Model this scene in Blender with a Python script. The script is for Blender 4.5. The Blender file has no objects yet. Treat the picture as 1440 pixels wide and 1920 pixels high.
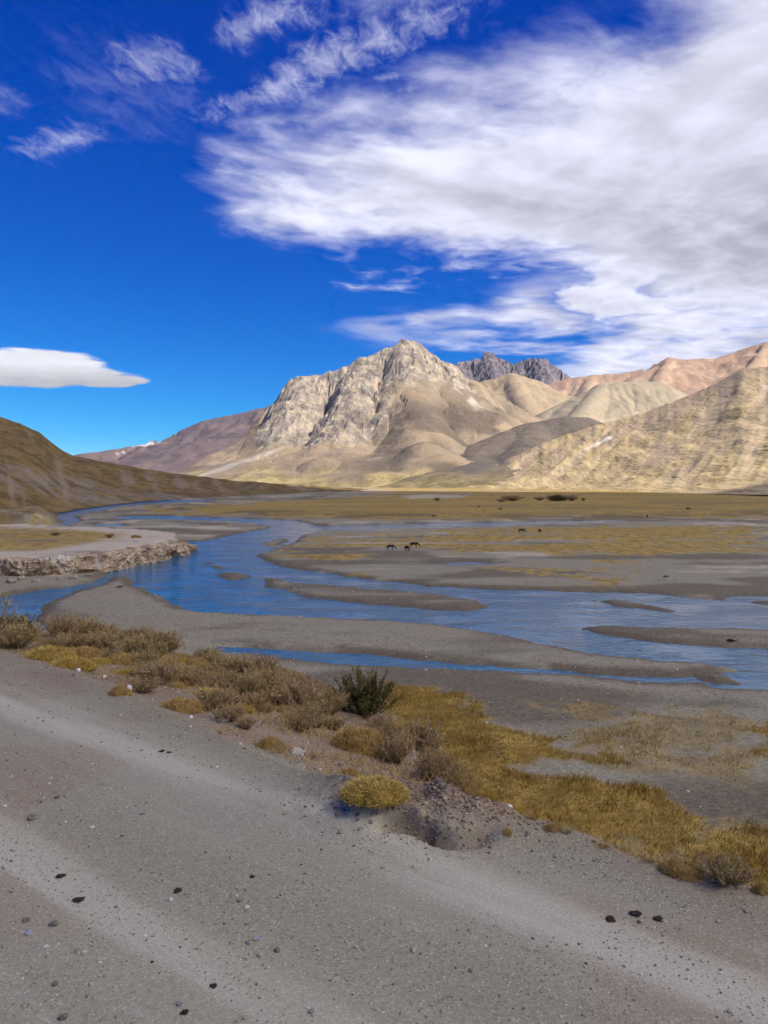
import bpy, bmesh, math, random
import numpy as np
from mathutils import Vector, Matrix
rnd = random.Random(7)
scene = bpy.context.scene
C = scene.collection
# ------------------------------------------------------------------ camera
F = 1442.0; CAMZ = 16.0; PITCH = math.atan(60 / F)
cam_d = bpy.data.cameras.new('camera'); cam = bpy.data.objects.new('camera', cam_d); C.objects.link(cam)
cam_d.sensor_fit = 'VERTICAL'; cam_d.sensor_height = 36; cam_d.lens = 36 * F / 1920
cam_d.clip_start = 0.1; cam_d.clip_end = 60000
cam.location = (0, 0, CAMZ); cam.rotation_euler = (math.pi / 2 - PITCH, 0, 0)
scene.camera = cam
scene.view_settings.view_transform = 'Standard'; scene.view_settings.look = 'None'
scene.view_settings.gamma = 1.0; scene.view_settings.use_curve_mapping = False
scene.view_settings.exposure = 0.9
scene.cycles.use_denoising = True
scene.cycles.max_bounces = 5; scene.cycles.diffuse_bounces = 4; scene.cycles.use_adaptive_sampling = True; scene.cycles.adaptive_threshold = .02; scene.cycles.adaptive_min_samples = 10; scene.cycles.transparent_max_bounces = 8
# direction to the sun: from the right and a little behind the camera
SUN_EL = math.radians(47); SAZ = math.radians(121)          # azimuth clockwise from +Y
SUN = Vector((math.sin(SAZ) * math.cos(SUN_EL), math.cos(SAZ) * math.cos(SUN_EL), math.sin(SUN_EL)))

def ray(px, py):
    s, c = math.sin(PITCH), math.cos(PITCH)
    a = (px - 720) / F; b = (960 - py) / F
    return np.array([a, c + b * s, -s + b * c])
def unp(px, py, z=0.0):
    d = ray(px, py); t = (z - CAMZ) / d[2]
    return np.array([d[0] * t, d[1] * t])
def at(px, py, dist):            # point on the pixel's ray at plan distance
    d = ray(px, py); t = dist / math.hypot(d[0], d[1])
    return np.array([d[0] * t, d[1] * t, CAMZ + d[2] * t])

# ------------------------------------------------------------------ node helper
class S:
    def __init__(s, nt, sock): s.nt = nt; s.k = sock
    def _m(s, op, o=None, o2=None, rev=False):
        n = s.nt.nodes.new('ShaderNodeMath'); n.operation = op
        a, b = (o, s) if rev else (s, o)
        for i, v in enumerate((a, b, o2)):
            if v is None: continue
            if isinstance(v, S): s.nt.links.new(v.k, n.inputs[i])
            else: n.inputs[i].default_value = v
        return S(s.nt, n.outputs[0])
    def __add__(s, o): return s._m('ADD', o)
    __radd__ = __add__
    def __sub__(s, o): return s._m('SUBTRACT', o)
    def __rsub__(s, o): return s._m('SUBTRACT', o, rev=True)
    def __mul__(s, o): return s._m('MULTIPLY', o)
    __rmul__ = __mul__
    def __truediv__(s, o): return s._m('DIVIDE', o)
    def pow(s, o): return s._m('POWER', o)
    def min(s, o): return s._m('MINIMUM', o)
    def max(s, o): return s._m('MAXIMUM', o)
    def abs(s): return s._m('ABSOLUTE')
    def step(s, lo, hi):         # smoothstep
        n = s.nt.nodes.new('ShaderNodeMapRange'); n.interpolation_type = 'SMOOTHSTEP'
        s.nt.links.new(s.k, n.inputs[0]); n.inputs[1].default_value = lo; n.inputs[2].default_value = hi
        return S(s.nt, n.outputs[0])
def vec(nt, x, y, z=0.0):
    n = nt.nodes.new('ShaderNodeCombineXYZ')
    for i, v in enumerate((x, y, z)):
        if isinstance(v, S): nt.links.new(v.k, n.inputs[i])
        else: n.inputs[i].default_value = v
    return n.outputs[0]
def noise(nt, v, scale, detail=4, rough=.55, dist=0.0, out=0):
    n = nt.nodes.new('ShaderNodeTexNoise'); nt.links.new(v, n.inputs['Vector'])
    n.inputs['Scale'].default_value = scale; n.inputs['Detail'].default_value = detail
    n.inputs['Roughness'].default_value = rough; n.inputs['Distortion'].default_value = dist
    return S(nt, n.outputs[out])
def voro(nt, v, scale, out='Color', feature='F1', rand=1.0):
    n = nt.nodes.new('ShaderNodeTexVoronoi'); n.feature = feature; nt.links.new(v, n.inputs['Vector'])
    n.inputs['Scale'].default_value = scale; n.inputs['Randomness'].default_value = rand
    return S(nt, n.outputs[out])
def mix(nt, a, b, f):
    n = nt.nodes.new('ShaderNodeMix'); n.data_type = 'RGBA'
    for v, i in ((f, 0), (a, 6), (b, 7)):
        if isinstance(v, S): nt.links.new(v.k, n.inputs[i])
        elif isinstance(v, (int, float)): n.inputs[i].default_value = v
        elif isinstance(v, tuple): n.inputs[i].default_value = v + (1,) if len(v) == 3 else v
        else: nt.links.new(v, n.inputs[i])
    return S(nt, n.outputs[2])
def sep(nt, v):
    n = nt.nodes.new('ShaderNodeSeparateXYZ'); nt.links.new(v.k if isinstance(v, S) else v, n.inputs[0])
    return [S(nt, o) for o in n.outputs]
def rgbval(t, c):
    n = t.nodes.new('ShaderNodeSeparateColor'); t.links.new(c.k, n.inputs[0]); return [S(t, o) for o in n.outputs]
def scl(nt, v, s):
    n = nt.nodes.new('ShaderNodeVectorMath'); n.operation = 'MULTIPLY'; nt.links.new(v, n.inputs[0]); n.inputs[1].default_value = s
    return n.outputs[0]

# ------------------------------------------------------------------ world: sky with clouds in direction space
world = bpy.data.worlds.new('World'); scene.world = world; world.use_nodes = True
nt = world.node_tree; nt.nodes.clear()
out = nt.nodes.new('ShaderNodeOutputWorld'); bg = nt.nodes.new('ShaderNodeBackground'); bg.inputs[1].default_value = 0.1
nt.links.new(bg.outputs[0], out.inputs[0])
sky = nt.nodes.new('ShaderNodeTexSky'); sky.sky_type = 'NISHITA'; sky.sun_disc = False
sky.sun_elevation = SUN_EL; sky.sun_rotation = SAZ; sky.altitude = 2400; sky.air_density = 1.0; sky.dust_density = .15; sky.ozone_density = 3.0
tc = nt.nodes.new('ShaderNodeTexCoord')
dx, dy, dz = sep(nt, tc.outputs['Generated'])
K = 0.04
zc = dz.max(0.0) + K
X = dx / zc; Y = dy / zc                                   # plan coordinates of a cloud layer
def cl(px, py):
    d = ray(px, py); d = d / np.linalg.norm(d); z = max(d[2], 0) + K
    return np.array([d[0] / z, d[1] / z])
def half(p, q, inside):                                    # signed distance to the line p-q, positive on the side of `inside`
    a, b, c = cl(*p), cl(*q), cl(*inside); t = (b - a) / np.linalg.norm(b - a); n = np.array([-t[1], t[0]])
    if np.dot(c - a, n) < 0: n = -n
    return X * float(n[0]) + Y * float(n[1]) - float(np.dot(a, n))
P0 = vec(nt, X, Y, 0.0)
wx = noise(nt, P0, 0.9, 3, .5) - .5; wy = noise(nt, vec(nt, X, Y, 7.3), 0.9, 3, .5) - .5
Xw = X + wx * .5; Yw = Y + wy * .5
# stretch along the bank's own direction (right and away)
ca, sa = math.cos(math.radians(35)), math.sin(math.radians(35))
U = Xw * ca + Yw * sa; V = Yw * ca - Xw * sa
PV = vec(nt, U * .85, V, 1.7)
n1 = noise(nt, PV, 1.35, 8, .6)
n2 = noise(nt, vec(nt, U * .85 + .05, V - .09, 1.7), 1.35, 5, .6)
n3 = noise(nt, vec(nt, U * .6, V, 9.1), .8, 3, .5)
mA = half((1000, 0), (500, 310), (1200, 200)).max((X - .24).min(1.75 - Y))
mB = half((420, 400), (1010, 590), (1200, 300))
mC = (4.4 - Y) * .8
mD = half((430, 330), (520, 450), (900, 300))
m = mA.min(mB * .9).min(mC).min(mD * 1.1)
n4 = noise(nt, vec(nt, U * .8, V * .9, 4.4), 1.3, 7, .55)
lowz = Y.step(2.6, 3.6)
d0 = m * 1.5 + (n1 - .5) * (2.5 + lowz * 2.0) + .22 - lowz * ((n4 - .45).max(0.0) * 5.0 + .05)
dens = d0.step(.0, .72)
# low broken bank further off, above the right hills
mL = half((800, 600), (1440, 480), (1300, 600)).min(half((790, 560), (1050, 690), (1300, 600)) * .5)
densL = (mL * .5 + (n4 - .5) * 3.0 + .12).step(0.0, .6) * (mL + .5).step(0, .5)
dens = dens.max(densL)
shade = ((n1 - n2) * 3.2 + .5).step(0.0, 1.0)
thick = d0.step(.5, 2.0)
fwd = (dx * SUN.x + dy * SUN.y + dz * SUN.z).max(0.0)
lum = .50 + fwd * fwd * .45 + shade * .34 - thick * (n3 - .28).step(0.0, .4) * .17 + (1 - thick) * .1
# cirrus streaks, upper left
def streak(p, q, width):
    a, b = cl(*p), cl(*q); L = float(np.linalg.norm(b - a)); t = (b - a) / L
    ls = (X - float(a[0])) * float(t[0]) + (Y - float(a[1])) * float(t[1])
    ws = (X - float(a[0])) * float(-t[1]) + (Y - float(a[1])) * float(t[0])
    e = (ls / L - .5).abs() * 2.0; w = (ws + wobn * (width * 1.4)).abs() / width
    return (1.0 - w).max(0.0) * (1.0 - e.pow(3.0)).max(0.0)
cir = None
_a, _b = cl(350, 230), cl(960, -20); _t = (_b - _a) / np.linalg.norm(_b - _a)
LS = X * float(_t[0]) + Y * float(_t[1]); WS = Y * float(_t[0]) - X * float(_t[1])
fib = noise(nt, vec(nt, LS * 12.0, WS * 9.0 + LS * 5.0, 2.0), 1.5, 6, .7, .5)
wobn = noise(nt, P0, 4, 2) - .5
for p, q, w, s in (((330, 245), (960, -25), .12, 1.0), ((40, 300), (190, 230), .1, .75), ((200, 150), (360, 90), .13, .8), ((380, 80), (640, -10), .1, .9),
                   ((-60, 210), (40, 160), .1, .5), ((660, 200), (900, 130), .07, .6), ((60, 150), (420, 200), .3, .22), ((690, 150), (760, 138), .03, .7), ((600, 20), (900, -40), .15, .6)):
    m0 = streak(p, q, w)
    g = (m0 * 1.1 + (fib - .56) * 3.0).step(0.0, 1.9) * s * m0.step(0, .5)
    cir = g if cir is None else cir.max(g)
# lenticular cloud low on the left (azimuth / elevation)
az = dx / dy.max(.05); el = dz / dy.max(.05)
def ell(cx, cy, rx, ry, flat=1.0):
    u = (az - (cx - 720) / F) / (rx / F); v = (el - (900 - cy) / F) / (ry / F)
    return 1.0 - (u * u + v * v).pow(.5)
le = ell(60, 688, 150, 36).max(ell(90, 706, 170, 24)).max(ell(205, 716, 80, 13)).max(ell(-60, 690, 150, 40))
nl = noise(nt, vec(nt, az * 18 + el * 30, el * 75, 0), 1.0, 7, .62)
base_cut = (el - (900 - 731) / F) * 90.0
lent = (le * 2.0 + (nl - .5) * 1.3).min(base_cut + (nl - .5) * .8).step(0.0, .45) * dy.step(0, .1)
lentlum = .50 + (el - (900 - 722) / F).step(0.0, .03) * .3 + (nl - .5) * .35
dens = dens.max(cir * .72)
# the sky's own colour, deepened as the photograph shows it
sr, sg, sb = rgbval(nt, S(nt, sky.outputs[0]))
hs = nt.nodes.new('ShaderNodeCombineColor')
for i, (ch, k, g) in enumerate(((sr, .0042, 3.0), (sg, .18, 1.4), (sb, 1.08, .75))):
    nt.links.new((ch.pow(g) * k).k, hs.inputs[i])
CG = 6.0                                                   # cloud radiance scale
cn = nt.nodes.new('ShaderNodeCombineColor')
for i, k in enumerate((.93, .945, 1.13)):
    nt.links.new((lum * CG * k).k, cn.inputs[i])
c1 = mix(nt, hs.outputs[0], cn.outputs[0], dens)
cn2 = nt.nodes.new('ShaderNodeCombineColor')
for i, k in enumerate((.96, .98, 1.06)):
    nt.links.new((lentlum * CG * k).k, cn2.inputs[i])
c2 = mix(nt, c1.k, cn2.outputs[0], lent)
nt.links.new(c2.k, bg.inputs[0])

sun_d = bpy.data.lights.new('sun', 'SUN'); sun_d.energy = 3.9; sun_d.angle = math.radians(.5); sun_d.color = (1, .93, .82)
sun = bpy.data.objects.new('sun', sun_d); C.objects.link(sun)
sun.rotation_euler = Vector(SUN).to_track_quat('Z', 'Y').to_euler()

# ------------------------------------------------------------------ numpy noise
def _h(ix, iy, seed):
    n = (ix.astype(np.int64) * 374761393 + iy.astype(np.int64) * 668265263 + seed * 982451653) & 0xffffffff
    n = ((n ^ (n >> 13)) * 1274126177) & 0xffffffff
    return ((n ^ (n >> 16)) & 0xffff) / 65535.0
def vn(x, y, seed=0):
    x = np.asarray(x, float); y = np.asarray(y, float)
    ix = np.floor(x); iy = np.floor(y); fx = x - ix; fy = y - iy
    u = fx * fx * fx * (fx * (fx * 6 - 15) + 10); v = fy * fy * fy * (fy * (fy * 6 - 15) + 10)
    a = _h(ix, iy, seed); b = _h(ix + 1, iy, seed); c = _h(ix, iy + 1, seed); d = _h(ix + 1, iy + 1, seed)
    return (a + (b - a) * u) * (1 - v) + (c + (d - c) * u) * v
def fbm(x, y, oct=4, seed=0, gain=.5, ridged=False):
    s = 0; a = 1; t = 0
    ca, sa = .8, .6
    for o in range(oct):
        n = vn(x, y, seed + o * 17)
        if ridged: n = 1 - abs(2 * n - 1)
        s = s + a * n; t += a; a *= gain
        x, y = (ca * x - sa * y) * 2.03, (sa * x + ca * y) * 2.03
    return s / t
def sst(x, a, b):
    t = np.clip((x - a) / (b - a), 0, 1); return t * t * (3 - 2 * t)
def seg_dist(px, py, poly, closed=True):
    pts = np.asarray(poly, float); n = len(pts); best = np.full(px.shape, 1e18); 
    for i in range(n if closed else n - 1):
        a = pts[i]; b = pts[(i + 1) % n]; dxy = b - a; L = max(dxy @ dxy, 1e-9)
        t = np.clip(((px - a[0]) * dxy[0] + (py - a[1]) * dxy[1]) / L, 0, 1)
        best = np.minimum(best, (px - a[0] - t * dxy[0]) ** 2 + (py - a[1] - t * dxy[1]) ** 2)
    return np.sqrt(best)
def inside(px, py, poly):
    pts = np.asarray(poly, float); r = np.zeros(px.shape, bool); n = len(pts)
    for i in range(n):
        x1, y1 = pts[i]; x2, y2 = pts[(i + 1) % n]
        if y1 == y2: continue
        c = ((y1 > py) != (y2 > py)) & (px < (x2 - x1) * (py - y1) / (y2 - y1) + x1)
        r ^= c
    return r
def sdf(px, py, poly):           # positive outside
    d = seg_dist(px, py, poly); return np.where(inside(px, py, poly), -d, d)
def proj(x, y, z):
    s, c = math.sin(PITCH), math.cos(PITCH)
    dep = y * c - (z - CAMZ) * s; up = y * s + (z - CAMZ) * c
    dep = np.where(dep < .3, .3, dep)
    return 720 + F * x / dep, 960 - F * up / dep

# ------------------------------------------------------------------ the plan of the valley (outlines on the ground)
def P(l, z=0.0): return [unp(a, b, z) for a, b in l]
RIVER = P([(215, 970), (320, 967.5), (425, 972), (500, 974), (550, 976), (575, 980), (597, 987), (720, 984), (770, 982), (920, 980), (1020, 978), (1100, 976.5), (1190, 977),
           (1100, 981), (1000, 984), (900, 988), (800, 991), (720, 994), (640, 996), (600, 996), (568, 1003), (548, 1018), (520, 1031), (480, 1040), (500, 1050), (520, 1062), (590, 1072), (650, 1082), (720, 1090),
           (820, 1100), (920, 1106), (1020, 1107), (1100, 1111), (1200, 1112), (1240, 1115), (1295, 1121), (1370, 1128), (1440, 1135), (1560, 1140), (1800, 1150), (1800, 1330), (1560, 1300),
           (1440, 1293), (1335, 1290), (1320, 1281), (1245, 1281), (1170, 1277), (1070, 1267), (920, 1258), (820, 1254), (720, 1251), (645, 1247), (575, 1240), (500, 1230), (425, 1222), (395, 1214),
           (450, 1214), (550, 1220), (650, 1225), (720, 1230), (770, 1236), (870, 1245), (970, 1252), (1070, 1260), (1170, 1267), (1270, 1271), (1345, 1263), (1395, 1257), (1355, 1250), (1320, 1246), (1220, 1239), (1120, 1227),
           (1060, 1215), (1000, 1205), (920, 1187), (820, 1172), (720, 1165), (550, 1157), (450, 1154), (380, 1148), (345, 1145), (320, 1127), (285, 1112), (250, 1097), (245, 1087), (235, 1080),
           (220, 1082), (180, 1100), (150, 1107), (110, 1122), (80, 1135), (70, 1155), (75, 1168), (98, 1185), (60, 1200), (-60, 1200), (-60, 1128), (10, 1120), (75, 1107), (125, 1100), (165, 1095), (195, 1080), (210, 1072), (260, 1060), (320, 1042), (350, 1031),
           (345, 1016), (370, 1016), (400, 1011), (440, 1002), (480, 995), (512, 989), (480, 982), (425, 977.5), (320, 974), (215, 974)])
UPPER = P([(95, 958), (117, 954), (157, 949), (204, 946), (233, 942), (300, 938), (400, 938), (400, 941), (292, 942.5), (227, 949.5), (187, 958), (143, 966), (146, 976), (125, 987), (109, 984), (111, 976), (95, 967)])
POOLS = [P(l) for l in ([(745, 930), (800, 926), (890, 928), (860, 934), (770, 936)], [(800, 1057), (870, 1054), (945, 1056), (880, 1061)], [(1340, 1121), (1380, 1118), (1460, 1116), (1460, 1128), (1380, 1127)],
         [(165, 982), (230, 983), (236, 988), (190, 987)], [(228, 1002), (240, 993), (257, 995), (282, 1002), (262, 1007), (222, 1011)])]
ISLES = [P(l) for l in ([(490, 1084), (520, 1085), (555, 1094), (600, 1096), (700, 1105), (760, 1110), (840, 1118), (900, 1128), (915, 1142), (870, 1147), (800, 1142), (720, 1135), (640, 1128), (560, 1118), (540, 1105), (500, 1100)],
         [(378, 1050), (398, 1059), (424, 1067), (400, 1068)], [(408, 1079), (440, 1073), (476, 1082), (430, 1089)], [(1080, 1176), (1150, 1175), (1250, 1178), (1500, 1182), (1500, 1221), (1340, 1213), (1220, 1204), (1130, 1189)],
         [(1090, 1124), (1180, 1128), (1290, 1149), (1240, 1147), (1160, 1137)], [(1300, 1268), (1360, 1265), (1388, 1283), (1340, 1285)], [(485, 1020), (520, 1012), (545, 1012), (515, 1028)])]
EDGE = P([(-900, 1075), (-400, 1130), (-200, 1172), (0, 1225), (60, 1240), (200, 1290), (300, 1335), (420, 1385), (520, 1430), (610, 1470), (690, 1525), (760, 1552), (950, 1556), (1080, 1566), (1200, 1611), (1330, 1641), (1440, 1671), (1700, 1755), (2300, 1950)], 13.0)
EDGE = [EDGE[0] + (EDGE[0] - EDGE[1]) * 6] + EDGE + [EDGE[-1] + np.array([6.0, -9.0]), EDGE[-1] + np.array([20.0, -60.0])]
TERR = P([(-700, 1100), (-300, 1095), (0, 1082), (60, 1083), (120, 1078), (180, 1072), (230, 1062), (290, 1050), (352, 1032), (345, 1020), (300, 1014), (230, 1008), (120, 1003), (60, 1000), (-100, 1000), (-500, 1010)])
BRUSH = P([(-600, 960), (0, 948), (60, 952), (100, 962), (114, 978), (108, 986), (60, 990), (-40, 992), (-600, 1000)])
GRASS = [(P(l), s) for l, s in (
    ([(690, 1275), (800, 1290), (880, 1325), (960, 1352), (1035, 1392), (1090, 1425), (1165, 1440), (1150, 1455), (1020, 1452), (1060, 1470), (1200, 1475), (1260, 1510), (1340, 1560), (1310, 1600), (1240, 1625), (1180, 1600), (1100, 1640), (900, 1600), (760, 1500), (690, 1400)], 1.0),
    ([(1350, 1560), (1440, 1535), (1560, 1560), (1560, 1760), (1380, 1760), (1290, 1690), (1300, 1620)], 1.0), ([(930, 1300), (1100, 1300), (1440, 1330), (1440, 1520), (1200, 1470), (1060, 1400)], .32), ([(1390, 1370), (1500, 1350), (1500, 1480), (1420, 1450)], .55),
    ([(500, 1045), (560, 1012), (700, 1003), (1000, 990), (1440, 985), (1500, 1040), (1200, 1045), (900, 1040), (700, 1050), (560, 1062)], .85), ([(900, 1060), (1100, 1050), (1240, 1055), (1150, 1100), (950, 1085)], .8),
    ([(600, 1075), (720, 1080), (700, 1088), (620, 1082)], .8), ([(280, 955), (420, 945), (720, 930), (1440, 915), (1700, 915), (1700, 975), (1100, 972), (720, 978), (600, 976), (400, 968), (280, 962)], 1.0),
    ([(60, 1003), (200, 1010), (330, 1018), (345, 1030), (250, 1024), (100, 1016)], .9), ([(-40, 1040), (60, 1035), (60, 1050), (-40, 1055)], .5))]

def near_fields(x, y):
    """height and cover of the ground sheet"""
    r = np.hypot(x, y)
    nz = fbm(x / 3.1, y / 3.1, 4, 5) - .5; nz2 = fbm(x / 17., y / 17., 3, 9) - .5; nz3 = fbm(x / .7, y / .7, 4, 11) - .5
    # --- water
    wob = (fbm(x / 2.2, y / 2.2, 3, 21) - .5) * np.clip(r / 60, .4, 3.0)
    w = sdf(x, y, RIVER)
    for i in ISLES: w = np.maximum(w, -sdf(x, y, i))
    w = np.minimum(w, sdf(x, y, UPPER))
    for p in POOLS: w = np.minimum(w, sdf(x, y, p))
    w = w + wob
    bar = .40 * (1 - np.exp(-np.maximum(w, 0) / 1.1)) + .12 * sst(w, 4, 14)
    zv = np.where(w > 0, .015 + bar, -.6 * (1 - np.exp(np.minimum(w, 0) / 1.6)))
    zv = zv + np.where(w > 0, (nz * .16 + nz2 * .35) * sst(w, .2, 4), 0) + np.where(w > 0, .05 * nz3 * sst(w, .1, 1), 0)
    far = sst(r, 500, 1500); zv = zv + far * 1.2
    # --- rock terrace and brushy bank on the left
    tn = (fbm(x / 5., y / 5., 3, 31) - .5) * 4
    t = -sdf(x, y, TERR) + tn * .35
    zt = 3.0 * sst(t, -.2, 2.2) + nz * .3 * sst(t, 0, 3)
    b = -sdf(x, y, BRUSH) + tn
    zb = 4.2 * sst(b, -1.0, 9.0) + nz2 * 1.5 * sst(b, 0, 8)
    zv = np.maximum(zv, np.maximum(np.where(t > -.2, zt, -9), np.where(b > -1, zb, -9)))
    # --- road plateau and its bank
    e = seg_dist(x, y, EDGE, False)
    road_poly = EDGE + [np.array([60., -200.]), np.array([-200., -200.]), np.array([-200., 20.])]
    e = np.where(inside(x, y, road_poly), -e, e)
    ew = e + (fbm(x / .9, y / .9, 3, 41) - .5) * .5 * sst(np.abs(e), -.1, .8)
    pxa, _ = proj(x, np.maximum(y, .5), 13.0)
    E = np.interp(pxa, [-900, 0, 150, 330, 400, 480, 620, 720, 800, 880, 960, 1040, 1100, 2000], [3, 3.2, 4.0, 4.6, 5.2, 7.4, 9.2, 8.0, 4.6, 1.6, .8, .4, .25, .2])
    g = np.interp(pxa, [-900, 0, 330, 480, 620, 760, 900, 1000], [.12, .12, .14, .26, .33, .33, .22, .2])
    ep = np.maximum(ew, 0)
    q = (ep - E) / .8
    soft = (np.where(q > 20, q, np.log1p(np.exp(np.minimum(q, 20)))) - np.log1p(np.exp(-E / .8))) * .8
    zr = 13.0 - g * np.minimum(ep, E) - .66 * soft - .05 * sst(ep, 0, .4)
    zr = zr + (nz3 * .10 + nz * .25) * sst(ep, .1, 1.5) + nz2 * .1 * sst(ep, .5, 3)
    # mound with a washed-out hollow in front of it
    gx, gy = unp(822, 1500, 13.0); mx = (x - gx) / 1.2; my = (y - gy) / .70
    mound = np.exp(-(mx * mx + my * my) * 1.15); zr = zr + mound * (.34 + .30 * nz3 + .22 * (fbm(x / .20, y / .20, 4, 43, .6) - .5))
    hA = unp(700, 1572, 13.0); hB = unp(938, 1572, 13.0); hl = np.linalg.norm(hB - hA); hu = (hB - hA) / hl; hn = np.array([-hu[1], hu[0]])
    uu = (x - hA[0]) * hu[0] + (y - hA[1]) * hu[1]; nb = fbm(x / .25, y / .25, 3, 45) - .5
    vv = (x - hA[0]) * hn[0] + (y - hA[1]) * hn[1] - .10 * np.sin(uu / hl * 7.0) - nb * .10 - .03
    along = sst(uu, -.05, .18) * sst(uu, hl + .05, hl - .25) * (.65 + .7 * sst(np.abs(uu - hl * .35), .4, .05))
    zr = zr - (.13 + .10 * nb) * along * np.where(vv < 0, sst(vv, -.26, -.02), sst(vv, .075, 0.0))
    wall = along * sst(np.abs(vv - .01), .13, .03)
    hd = np.full_like(x, 9.0)
    # the road itself: soft ruts that run along the edge
    tA, tB = unp(0, 1225, 13.0), unp(1440, 1671, 13.0); td = (tB - tA) / np.linalg.norm(tB - tA); e2 = (x - tA[0]) * -td[1] + (y - tA[1]) * td[0] - .25
    rut = .012 * np.sin(e2 * 3.3 + nz2 * 3) * sst(-e2, .3, 1.0)
    zr = zr + np.where(e < 0, rut + .02 * nz + .010 * nz3, 0)
    onr = zr > zv
    z = np.maximum(zr, zv)
    # --- covers
    grass = np.zeros_like(x)
    fine = fbm(x / 1.3, y / 1.3, 4, 51); strp = fbm(x / 40., y / 7., 4, 61); blot = fbm(x / 9., y / 6., 4, 71)
    for p, s in GRASS:
        d = -sdf(x, y, p); sc = np.clip(r / 45, .8, 12)
        f_ = sst(d / sc + (blot - .5) * 7.5 + (fine - .5) * 3.0, -.3, 1.6)
        if s < .99: f_ = f_ * sst(strp + (fine - .5) * .35, .56 - .25 * s, .68 - .25 * s)
        grass = np.maximum(grass, f_ * (.45 if s < .4 else 1.0))
    grass = np.where(onr & (ep < 14), 0, grass)
    far_m = sst(r, 330, 420) * sst(x, -60, 40); grass = np.maximum(grass, far_m * sst(strp + .2 * fine, .30, .52) * .95)
    grass = np.maximum(grass, np.where(b > 0, sst(fine, .4, .6), 0))
    grass = np.maximum(grass, np.where((t > 2.5), sst(fbm(x / 9, y / 5, 3, 81) + .2 * sst(t, 5, 14), .45, .6) * .95, 0))
    grass = np.where(w < .5, 0, grass * sst(w, .5, 2.5))
    wet = np.where(onr, 0, sst(w, 2.6, .8)) * sst(fbm(x / 6., y / 6., 3, 91), .2, .45)
    wet = np.maximum(wet, np.where(onr, 0, sst(fbm(x / 22., y / 9., 3, 95), .50, .64) * .85 * (1 - grass)))
    wet = np.maximum(wet, np.where(onr & (hd < .2), sst(hd, .22, .12) * .5, 0))
    pale = np.where(onr, 0, sst(fbm(x / 30., y / 5., 3, 99), .63, .72) * sst(r, 110, 160) * .8)
    pale = np.maximum(pale, np.where((t > 0), sst(t, .5, 3.) * sst(t, 26, 14), 0)); grass = np.where((t > 0) & (t < 20), grass * sst(t, 11, 19), grass)
    pale = np.maximum(pale, sst(r, 880, 1000) * .55)  # far flat lightened in colour to stand for its sunlit strip
    track = np.where(e < 0, (np.exp(-((e2 + 1.5 + nz2 * .8) / .55) ** 2) + .9 * np.exp(-((e2 + 3.3 + nz2) / .6) ** 2) + .5 * np.exp(-((e2 + 5.2) / .8) ** 2)) * (.45 + .75 * sst(fbm(e2 * 2.6, (x * td[0] + y * td[1]) / 7., 4, 131), .32, .62)), 0)
    red = sst(fbm(x / 1.9, y / 1.9, 3, 105) + .10 * sst(e2, -1.0, .2) - .04, .46, .62)
    red = np.where(onr, np.maximum(np.maximum(red * .75, np.clip(mound * 1.6, 0, 1)), sst(e2, -.8, .3)), .25 * sst(blot, .45, .6))
    dark = np.where(onr & (ep > .3), sst(fine, .45, .65), 0)
    dark = np.maximum(dark, np.where(onr, mound * sst(fine, .25, .55), 0))
    dark = np.maximum(dark, np.where(onr, wall * .9, 0))
    pxv, pyv = proj(x, np.maximum(y, .5), z)
    bandc = np.interp(pxv, [280, 500, 720, 900, 1100, 1440], [951, 962, 968, 969, 970, 962])
    scrub = np.exp(-((pyv - bandc) / 7.) ** 2) * sst(pxv, 250, 330) * sst(fbm(x / 14., y / 9., 4, 121), .42, .58)
    scrub = np.maximum(scrub, sst(fbm(x / 120., y / 22., 4, 123), .52, .66) * sst(r, 300, 420) * .5)
    scrub = np.maximum(scrub, np.where(b > -1, sst(fbm(x / 6., y / 5., 3, 125), .42, .6) * sst(b, -1, 3), 0))
    scrub = np.where(onr | (w < .6), 0, scrub)
    return z, dict(grass=grass, wet=wet, pale=pale, track=track, red=red, dark=dark, scrub=scrub, road=(e < .0) * 1.0, w=w, onr=onr, e=e)
def H(x, y):
    z, _ = near_fields(np.atleast_1d(np.float64(x)), np.atleast_1d(np.float64(y))); return z
def hit(px, py, zoff=0.0, rmin=3.0, rmax=900.0):
    """walk down the pixel's ray to the ground"""
    d = ray(px, py); hl = math.hypot(d[0], d[1])
    rr = np.geomspace(rmin, rmax, 900); xs = d[0] / hl * rr; ys = d[1] / hl * rr; zs = CAMZ + d[2] / hl * rr
    g = H(xs, ys)
    i = int(np.argmax(zs <= g + zoff)) if (zs <= g + zoff).any() else len(rr) - 1
    return Vector((xs[i], ys[i], g[i]))

# ------------------------------------------------------------------ object helpers
def tag(o, label=None, cat=None, group=None, kind=None):
    if label: o['label'] = label
    if cat: o['category'] = cat
    if group: o['group'] = group
    if kind: o['kind'] = kind
    return o
def mesh_obj(name, verts, faces, mat, parent=None, attrs=None, smooth=True):
    me = bpy.data.meshes.new(name)
    verts = np.asarray(verts, np.float32); faces = np.asarray(faces, np.int32)
    me.vertices.add(len(verts)); me.vertices.foreach_set('co', verts.ravel())
    k = faces.shape[1]; me.loops.add(faces.size); me.loops.foreach_set('vertex_index', faces.ravel())
    me.polygons.add(len(faces)); me.polygons.foreach_set('loop_start', np.arange(0, faces.size, k, dtype=np.int32))
    me.polygons.foreach_set('use_smooth', np.full(len(faces), smooth))
    me.update(calc_edges=True); me.validate()
    for n, a in (attrs or {}).items():
        at_ = me.attributes.new(n, 'FLOAT', 'POINT'); at_.data.foreach_set('value', np.asarray(a, np.float32))
    me.materials.append(mat)
    o = bpy.data.objects.new(name, me); C.objects.link(o); o.parent = parent
    return o
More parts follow.
